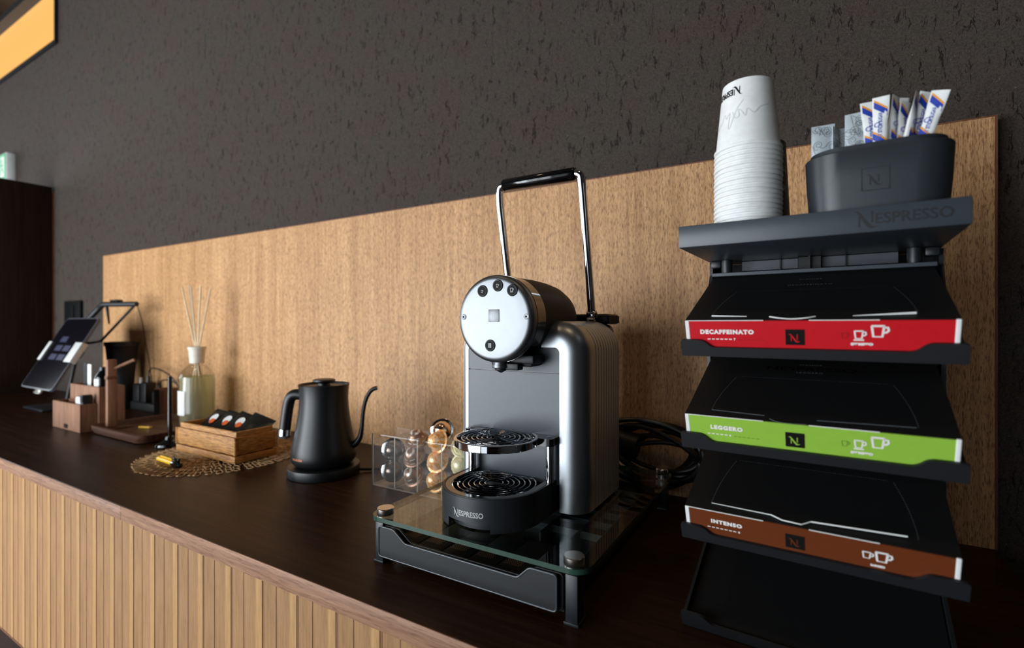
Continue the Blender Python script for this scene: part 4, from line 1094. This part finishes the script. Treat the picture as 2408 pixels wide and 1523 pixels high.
pm.add([p for r_ in rows for p in r_], [(i * m_ + k, i * m_ + (k + 1) % m_, (i + 1) * m_ + (k + 1) % m_, (i + 1) * m_ + k) for i in range(len(rows) - 1) for k in range(m_)] + [tuple(range(m_ - 1, -1, -1)), tuple((len(rows) - 1) * m_ + k for k in range(m_))])
pme = mesh_of('pouch', pm, M['foil'], 60)
def oval(cx_, cz_, rx, rz, col_):
    b = MB(); pts = [(cx_ + rx * math.cos(t * PI / 9), cz_ + rz * math.sin(t * PI / 9)) for t in range(18)]
    b.add([(u, -.0098, v) for u, v in pts], [tuple(range(18))]); return mesh_of('oval_print', b, col_, fix=False)
ov_w = oval(0, .066, .0115, .0125, M['white']); ov_o = oval(.004, .056, .0085, .0080, M['orange'])
for i, (x, lab) in enumerate(((-1.315, 'black coffee bag with white and orange oval, leftmost in the woven basket'), (-1.262, 'second black coffee bag from the left in the woven basket'), (-1.212, 'third black coffee bag in the woven basket, its oval turned right'), (-1.160, 'rightmost black coffee bag sticking out of the woven basket'))):
    t = thing('coffee_bag', lab, 'coffee bag', (x - .002, .674 + .003 * i, .0330), (R(-51), R(5 + 3 * i), R(3 + 2 * i)), 'coffee bags in the woven basket')
    o = bpy.data.objects.new('pouch', pme); col.objects.link(o); o.parent = t
    if i < 3:
        for nm, me in (('white_oval', ov_w), ('orange_oval', ov_o)):
            o = bpy.data.objects.new(nm, me); col.objects.link(o); o.parent = t
            if nm == 'orange_oval': o.location = (0, -.0004, 0)
yp = thing('yellow_marker', 'short yellow marker with black clip cap lying on the lace placemat', 'marker', (-1.255, .583, .0095), (0, R(90), R(-3)))
b = MB(); b.lathe([(.0001, -.048), (.0045, -.048), (.0055, -.046), (.0055, .026), (.0001, .026)], 18); obj('barrel', b, M['yellow'], yp)
b = MB(); b.lathe([(.0001, .026), (.0066, .026), (.0072, .030), (.0072, .052), (.0050, .062), (.0001, .063)], 18); b.box(-.014, -.0065, -.003, .003, .026, .056, .001); obj('cap', b, M['black_gloss'], yp)
b = MB(); b.box(-.0095, -.0062, -.0022, .0022, -.034, .022, .001); obj('clip', b, M['yellow'], yp)

# ------------------------------------------------------------------ reed diffuser
dfz = thing('reed_diffuser', 'round glass reed diffuser with pale oil and a white label behind the basket', 'diffuser', (-1.671, .861, .0003))
BR = .0510
b = MB(); outer = [(.0001, .001), (BR - .004, .001), (BR, .005), (BR, .150), (BR - .002, .162), (BR - .010, .176), (.028, .192), (.0185, .198), (.0180, .208)]
inner = [(.0165, .208), (.0165, .198), (.026, .1895), (BR - .012, .173), (BR - .005, .160), (BR - .003, .150), (BR - .003, .008), (.0001, .006)]
b.lathe(outer + inner, 56); bo = obj('bottle', b, M['acrylic'], dfz)
b = MB(); b.lathe([(.0001, .0065), (BR - .0036, .0085), (BR - .0036, .150), (BR - .0052, .158), (.0001, .1585)], 48); obj('oil', b, M['liquid'], dfz)
b = MB(); b.lathe([(.0168, .200), (.0205, .200), (.0238, .243), (.0260, .244), (.0260, .2505), (.0244, .2515), (.0190, .2515), (.0185, .245)], 40); obj('collar', b, M['cream'], dfz)
for i, (ax, ay, L) in enumerate(((-11.0, 2, .41), (-8.5, -3, .415), (-3.5, 3, .41), (2.0, -2, .40), (4.5, 3, .41), (10.5, -1, .405))):
    e = Matrix.Rotation(math.atan(689 / 1172), 4, 'Z') @ Euler((R(ay), R(ax), 0)).to_matrix().to_4x4()
    p0 = e @ Vector((0, 0, -.215)); p1 = e @ Vector((0, 0, L - .215 + .015)); c_off = Vector((.004 * (i - 2.5) * .6, 0, .235))
    b = MB(); b.tube([c_off + p0, c_off + p1], .0024, 8); obj('reed', b, M['reed'], dfz)
b = MB(); a0, a1 = R(-30), R(22)
b.grid(lambda i, j: ((BR + .0006) * math.sin(a0 + (a1 - a0) * i / 12), -(BR + .0006) * math.cos(a0 + (a1 - a0) * i / 12), .040 + .075 * j), 13, 2); obj('paper_label', b, M['white'], bo)

# ------------------------------------------------------------------ left end: organiser, tray, pen stand, tablet and small things
og = thing('desk_organizer', 'two stepped walnut desk boxes in front of the tablet stand', 'organizer', (-1.955, .68, 0))
def open_box(b, x0, x1, y0, y1, z0, z1, t_=.006):
    b.box(x0, x1, y0, y0 + t_, z0, z1, .0008, 1); b.box(x0, x1, y1 - t_, y1, z0, z1, .0008, 1); b.box(x0, x0 + t_, y0 + t_, y1 - t_, z0, z1); b.box(x1 - t_, x1, y0 + t_, y1 - t_, z0, z1); b.box(x0 + t_, x1 - t_, y0 + t_, y1 - t_, z0, z0 + .005)
b = MB(); open_box(b, -2.055, -1.854, .624, .667, .0003, .0830); obj('front_box', b, M['walnut'], og, True)
b = MB(); open_box(b, -2.055, -1.845, .6675, .735, .0003, .1316); obj('rear_box', b, M['walnut'], og, True)
b = MB(); b.box(-1.965, -1.940, .6228, .6240, .006, .018); obj('maker_plate', b, M['ink'], og, True)
def card(name, lab, cat, x0, x1, y0, y1, z0, z1, mat, bev=.001, extra=None):
    t = thing(name, lab, cat, ((x0 + x1) / 2, (y0 + y1) / 2, z0)); b = MB(); b.box(x0, x1, y0, y1, z0, z1, bev); obj('body', b, mat, t, True)
    if extra: b = MB(); b.box(*extra[1:7], .0006, 1); obj(extra[0], b, extra[7], t, True)
    return t
card('white_adapter', 'small white adapter sticking out of the front desk box', 'adapter', -1.925, -1.885, .636, .658, .0065, .103, M['white_plastic'], .006, ('prong', -1.915, -1.895, .642, .650, .103, .106, M['steel']))
card('black_adapter', 'small black square adapter in the front desk box beside the white one', 'adapter', -1.881, -1.862, .634, .660, .0065, .110, M['black'], .004, ('face_plate', -1.880, -1.8635, .6332, .6340, .088, .108, M['charcoal']))
card('folded_card', 'white folded card standing at the left in the rear desk box', 'card', -2.010, -1.965, .690, .693, .0065, .195, M['white'], .0008, ('dark_edge', -2.012, -1.990, .687, .6895, .0065, .200, M['black']))
bt = thing('small_bottle', 'small dark bottle with white label in the rear desk box', 'bottle', (-1.903, .700, .0066))
b = MB(); b.lathe([(.0001, 0), (.021, 0), (.022, .003), (.022, .140), (.020, .155), (.012, .168), (.010, .172), (.010, .182), (.0001, .183)], 30); bb = obj('glass_body', b, M['black_gloss'], bt)
b = MB(); b.grid(lambda i, j: (.0225 * math.sin(R(-35 + 75 * i / 8)), -.0225 * math.cos(R(-35 + 75 * i / 8)), .128 + .038 * j - .020), 9, 2); obj('paper_label', b, M['white'], bb)
card('green_card_case', 'slim dark green case between card and bottle in the rear box', 'case', -1.955, -1.932, .705, .712, .0065, .165, plain('dark_green', (52, 66, 62), .4), .001, ('band', -1.9545, -1.9325, .7044, .7050, .120, .130, M['ink_silver']))
card('pale_card', 'narrow pale card standing at the right in the rear desk box', 'card', -1.866, -1.852, .700, .703, .0065, .190, M['white_plastic'], .0005, ('printed_strip', -1.8655, -1.8525, .6993, .69995, .11, .16, M['charcoal']))
tr = thing('wooden_tray', 'shallow dark walnut tray with rounded corners in front of the key stand', 'tray', (-1.675, .75, 0))
def trl(ins, z): return [(x, y, z) for x, y in rrect(-1.835 + ins, -1.520 - ins, .636 + ins, .868 - ins, .030, 6)]
lv = [trl(.012, .0003), trl(.006, .003), trl(.001, .014), trl(0, .0245), trl(.004, .0262), trl(.011, .0245), trl(.016, .012), trl(.022, .010)]
n = len(lv[0]); b = MB(); b.add([p for l_ in lv for p in l_], [(i * n + k, i * n + (k + 1) % n, (i + 1) * n + (k + 1) % n, (i + 1) * n + k) for i in range(len(lv) - 1) for k in range(n)] + [tuple(range(n - 1, -1, -1)), tuple((len(lv) - 1) * n + k for k in range(n))])
obj('tray_body', b, M['walnut_dark'], tr, True)
ks = thing('key_stand', 'upright walnut key stand with peg standing on the wooden tray', 'key stand', (-1.792, .69, .0104))
b = MB(); b.box(-1.803, -1.788, .668, .692, .0141, .2170, .002); obj('upright_board', b, M['walnut'], ks, True)
b = MB(); b.box(-1.815, -1.768, .664, .730, .0104, .0140, .001); obj('foot_plate', b, M['walnut_dark'], ks, True)
b = MB(); b.tube([(-1.795, .684, .188), (-1.752, .722, .2150)], .0048, 12); obj('peg', b, M['walnut'], ks, True)
b = MB(); b.box(-1.8045, -1.7865, .6665, .6935, .158, .168, .001); obj('strap', b, M['panel_edge'], ks, True)
t = thing('brass_clip', 'small yellow clip lying in the wooden tray', 'clip', (-1.715, .735, .0105), (0, 0, R(20)))
b = MB(); b.box(-.02, .02, -.005, .005, .0001, .005, .0015); obj('clip_body', b, M['yellow'], t)
b = MB(); b.lathe([(.0001, 0), (.003, 0), (.003, .004), (.0001, .004)], 12, Matrix.Translation((.012, 0, .005))); obj('rivet', b, M['steel'], t)
pc = thing('wooden_cup', 'square walnut cup standing behind the wooden tray', 'cup', (-1.935, .895, 0))
b = MB(); open_box(b, -1.972, -1.900, .872, .930, .0003, .098, .005); obj('cup_walls', b, M['walnut'], pc, True)
b = MB(); b.box(-1.968, -1.935, .870, .8718, .002, .095); obj('dark_inlay', b, M['dark_wood'], pc, True)
ps = thing('pen_stand', 'black counter pen upright in a round base beside the basket', 'pen stand', (-1.452, .680, .0003))
b = MB(); b.lathe([(.0001, 0), (.033, 0), (.034, .003), (.0325, .008), (.022, .014), (.012, .018), (.009, .026), (.0001, .0265)], 40); obj('base', b, M['black_gloss'], ps)
b = MB(); b.tube([(0, 0, .024), (-.0005, 0, .05), (-.0010, 0, .185)], [.0045, .0058, .0050], 16); obj('pen', b, M['black_gloss'], ps)
# black tapered vase
vs_ = thing('tapered_vase', 'tall black tapered vase against the left end of the wood panel', 'vase', (-2.265, .892, .0003))
b = MB(); b.lathe([(.0001, 0), (.034, 0), (.036, .004), (.040, .12), (.052, .252), (.0535, .256), (.0500, .256), (.038, .13), (.032, .02), (.0001, .018)], 40); vb = obj('vase_body', b, M['black_matte'], vs_)
b = MB(); b.lathe([(.0530, .240), (.0545, .2405), (.0548, .2555), (.0535, .2560)], 40); obj('rim_band', b, M['black'], vb)
# chargers and cable
pw = thing('power_strip', 'black power strip with plugs lying by the wood panel behind the tray', 'power strip', (-2.12, .925, 0))
b = MB(); b.box(-2.235, -2.000, .905, .945, .0003, .030, .003); obj('strip', b, M['black'], pw, True)
for x, h, wd in ((-2.190, .098, .024), (-2.135, .105, .020), (-2.050, .075, .016)):
    b = MB(); b.box(x - wd, x + wd, .906, .944, .0305, h, .004); pg = obj('plug', b, M['black'], pw, True)
    b = MB(); b.tube([(x, .925, h), (x, .925, h + .022)], .006, 10); obj('strain_relief', b, M['ink_silver'] if x < -2.18 else M['rubber'], pg, True)
b = MB(); b.tube(smooth_path([(-2.135, .925, .125), (-2.12, .925, .155), (-2.06, .925, .158), (-1.98, .93, .135), (-1.93, .94, .085), (-1.88, .945, .045), (-1.83, .945, .008)], 6), .0025, 8); obj('cable', b, M['rubber'], pw, True)
b = MB(); b.tube(smooth_path([(-2.05, .925, .095), (-2.03, .925, .118), (-1.97, .935, .115), (-1.90, .945, .06), (-1.86, .948, .006)], 6), .0022, 8); obj('cable', b, M['rubber'], pw, True)

# tablet on a clamp stand
ts = thing('tablet_stand', 'black arm stand with white clamps holding the tilted tablet', 'tablet stand', (-2.50, .76, 0))
tx0, tx1 = -2.445, -2.166
P0, P1 = Vector((0, .660, .096)), Vector((0, .7936, .342))
tdir = (P1 - P0).normalized(); tl = (P1 - P0).length; tn = Vector((0, -tdir.z, tdir.y))
TB = Matrix(((1, 0, 0, 0), (0, tdir.y, tn.y, P0.y), (0, tdir.z, tn.z, P0.z), (0, 0, 0, 1)))
tb = thing('tablet', 'dark tablet with silver rim and blue tiles leaning in the stand', 'tablet', (-2.305, .660, .096))
b = MB(); b.prism(rrect(tx0, tx1, 0, tl, .018, 5), 0, .009, lambda u, v, q: TB @ Vector((u, v, q))); bd = obj('back_case', b, M['smoke'], tb, True)
b = MB(); b.prism(rrect(tx0 + .004, tx1 - .004, .004, tl - .004, .015, 5), .0091, .0097, lambda u, v, q: TB @ Vector((u, v, q))); sn = obj('screen', b, M['screen'], tb, True)
b = MB()
for i, (u, v) in enumerate(((.05, .11), (.05, .145), (.05, .18), (.12, .11), (.12, .145))): b.add([TB @ Vector((tx0 + u + a * .055 + .03, v + c * .022, .0100)) for a, c in ((0, 0), (1, 0), (1, 1), (0, 1))], [(0, 1, 2, 3)])
obj('screen_tiles', b, M['screen_blue'], sn, True, fix=False)
for x0, x1 in ((tx0 - .006, tx0 + .020), (tx1 - .048, tx1 + .008)):
    b = MB(); b.box(x0, x1, .105, .180, .0100, .0130, .001, mat=TB); b.box(x0 if x0 < -2.3 else x1 - .004, x0 + .004 if x0 < -2.3 else x1, .105, .180, -.006, .0130, .001, mat=TB); o = obj('clamp_jaw', b, M['white_plastic'], ts, True); o['label'] = 'white clamp jaw'
b = MB(); b.box(tx0, tx1, .130, .155, -.012, -.0065, .001, mat=TB); obj('clamp_bar', b, M['black'], ts, True)
b = MB(); b.box(-2.335, -2.275, -.014, .012, -.008, -.002, .001, mat=TB); b.tube([TB @ Vector((-2.305, -.004, -.004)), TB @ Vector((-2.305, -.013, -.004))], .006, 12); obj('bottom_catch', b, M['steel'], ts, True)
b = MB(); b.box(-2.60, -2.41, .70, .84, .0003, .010, .004); obj('foot_plate', b, M['charcoal'], ts, True)
b = MB(); b.tube(smooth_path([(-2.50, .80, .010), (-2.50, .815, .10), (-2.46, .82, .20), (-2.40, .82, .27), (-2.34, .82, .31)], 5), .007, 12); obj('rear_arm', b, M['black'], ts, True)
b = MB(); b.tube(smooth_path([(-2.36, .79, .30), (-2.295, .825, .375), (-2.270, .830, .392), (-2.255, .833, .3975), (-2.19, .860, .398), (-2.128, .885, .3985)], 4), .0095, 12); obj('upper_arm', b, M['black'], ts, True)
b = MB(); b.box(-2.245, -2.185, .845, .865, .4080, .415, .002); obj('arm_clip', b, M['black'], ts, True)
b = MB(); b.tube([(-2.14, .880, .390), (-2.195, .800, .262), (-2.248, .790, .2553), (-2.33, .785, .254)], .0045, 8); obj('brace', b, M['black'], ts, True)
b = MB(); b.tube([(-2.250, .838, .392), (-2.255, .848, .325)], [.006, .003], 8); obj('arm_strut', b, M['black'], ts, True)
b = MB(); b.tube(smooth_path([(-2.128, .885, .3985), (-2.15, .910, .34), (-2.175, .930, .278), (-2.172, .948, .15), (-2.16, .950, .036)], 6), .0016, 6); obj('charging_cable', b, M['rubber'], ts, True)

# ------------------------------------------------------------------ bundle of black cable behind the glass stand
cb = thing('cable_bundle', 'coiled bundle of thick black cable by the panel behind the glass stand', 'cable', (-.24, .925, 0.0003))
q = random.Random(11)
for i, (cx_, cz_, rx, rz, tl_, yy) in enumerate(((-.245, .100, .088, .042, -10, .925), (-.243, .092, .080, .046, 6, .934), (-.238, .087, .085, .040, -18, .918), (-.250, .083, .074, .048, 14, .941), (-.235, .078, .072, .036, -4, .928), (-.228, .070, .064, .050, 24, .937), (-.240, .066, .082, .038, 10, .921))):
    pts = []
    for k in range(16):
        a = 2 * PI * k / 16; x = rx * math.cos(a); z = rz * math.sin(a); t_ = R(tl_)
        pts.append((cx_ + x * math.cos(t_) - z * math.sin(t_), yy + .007 * math.sin(a * 2 + i), max(.0062, cz_ + x * math.sin(t_) + z * math.cos(t_))))
    b = MB(); b.tube(smooth_path(pts, 3, True), .0043, 10, True); obj('cable_loop', b, M['rubber'], cb, True)
b = MB(); b.tube(smooth_path([(-.36, .93, .125), (-.33, .928, .110), (-.30, .925, .098), (-.27, .925, .092)], 4), .024, 14); obj('cable_wrap', b, M['black'], cb, True)
b = MB(); b.tube([(-.155, .925, .100), (-.148, .925, .070)], [.006, .009], 12); b.box(-.160, -.140, .912, .938, .048, .076, .003); obj('plug', b, M['black'], cb, True)
b = MB(); b.box(-.155, -.139, .914, .936, .0006, .0475, .003); o = obj('plug_socket', b, M['white_plastic'], cb, True); o['label'] = 'white plug'
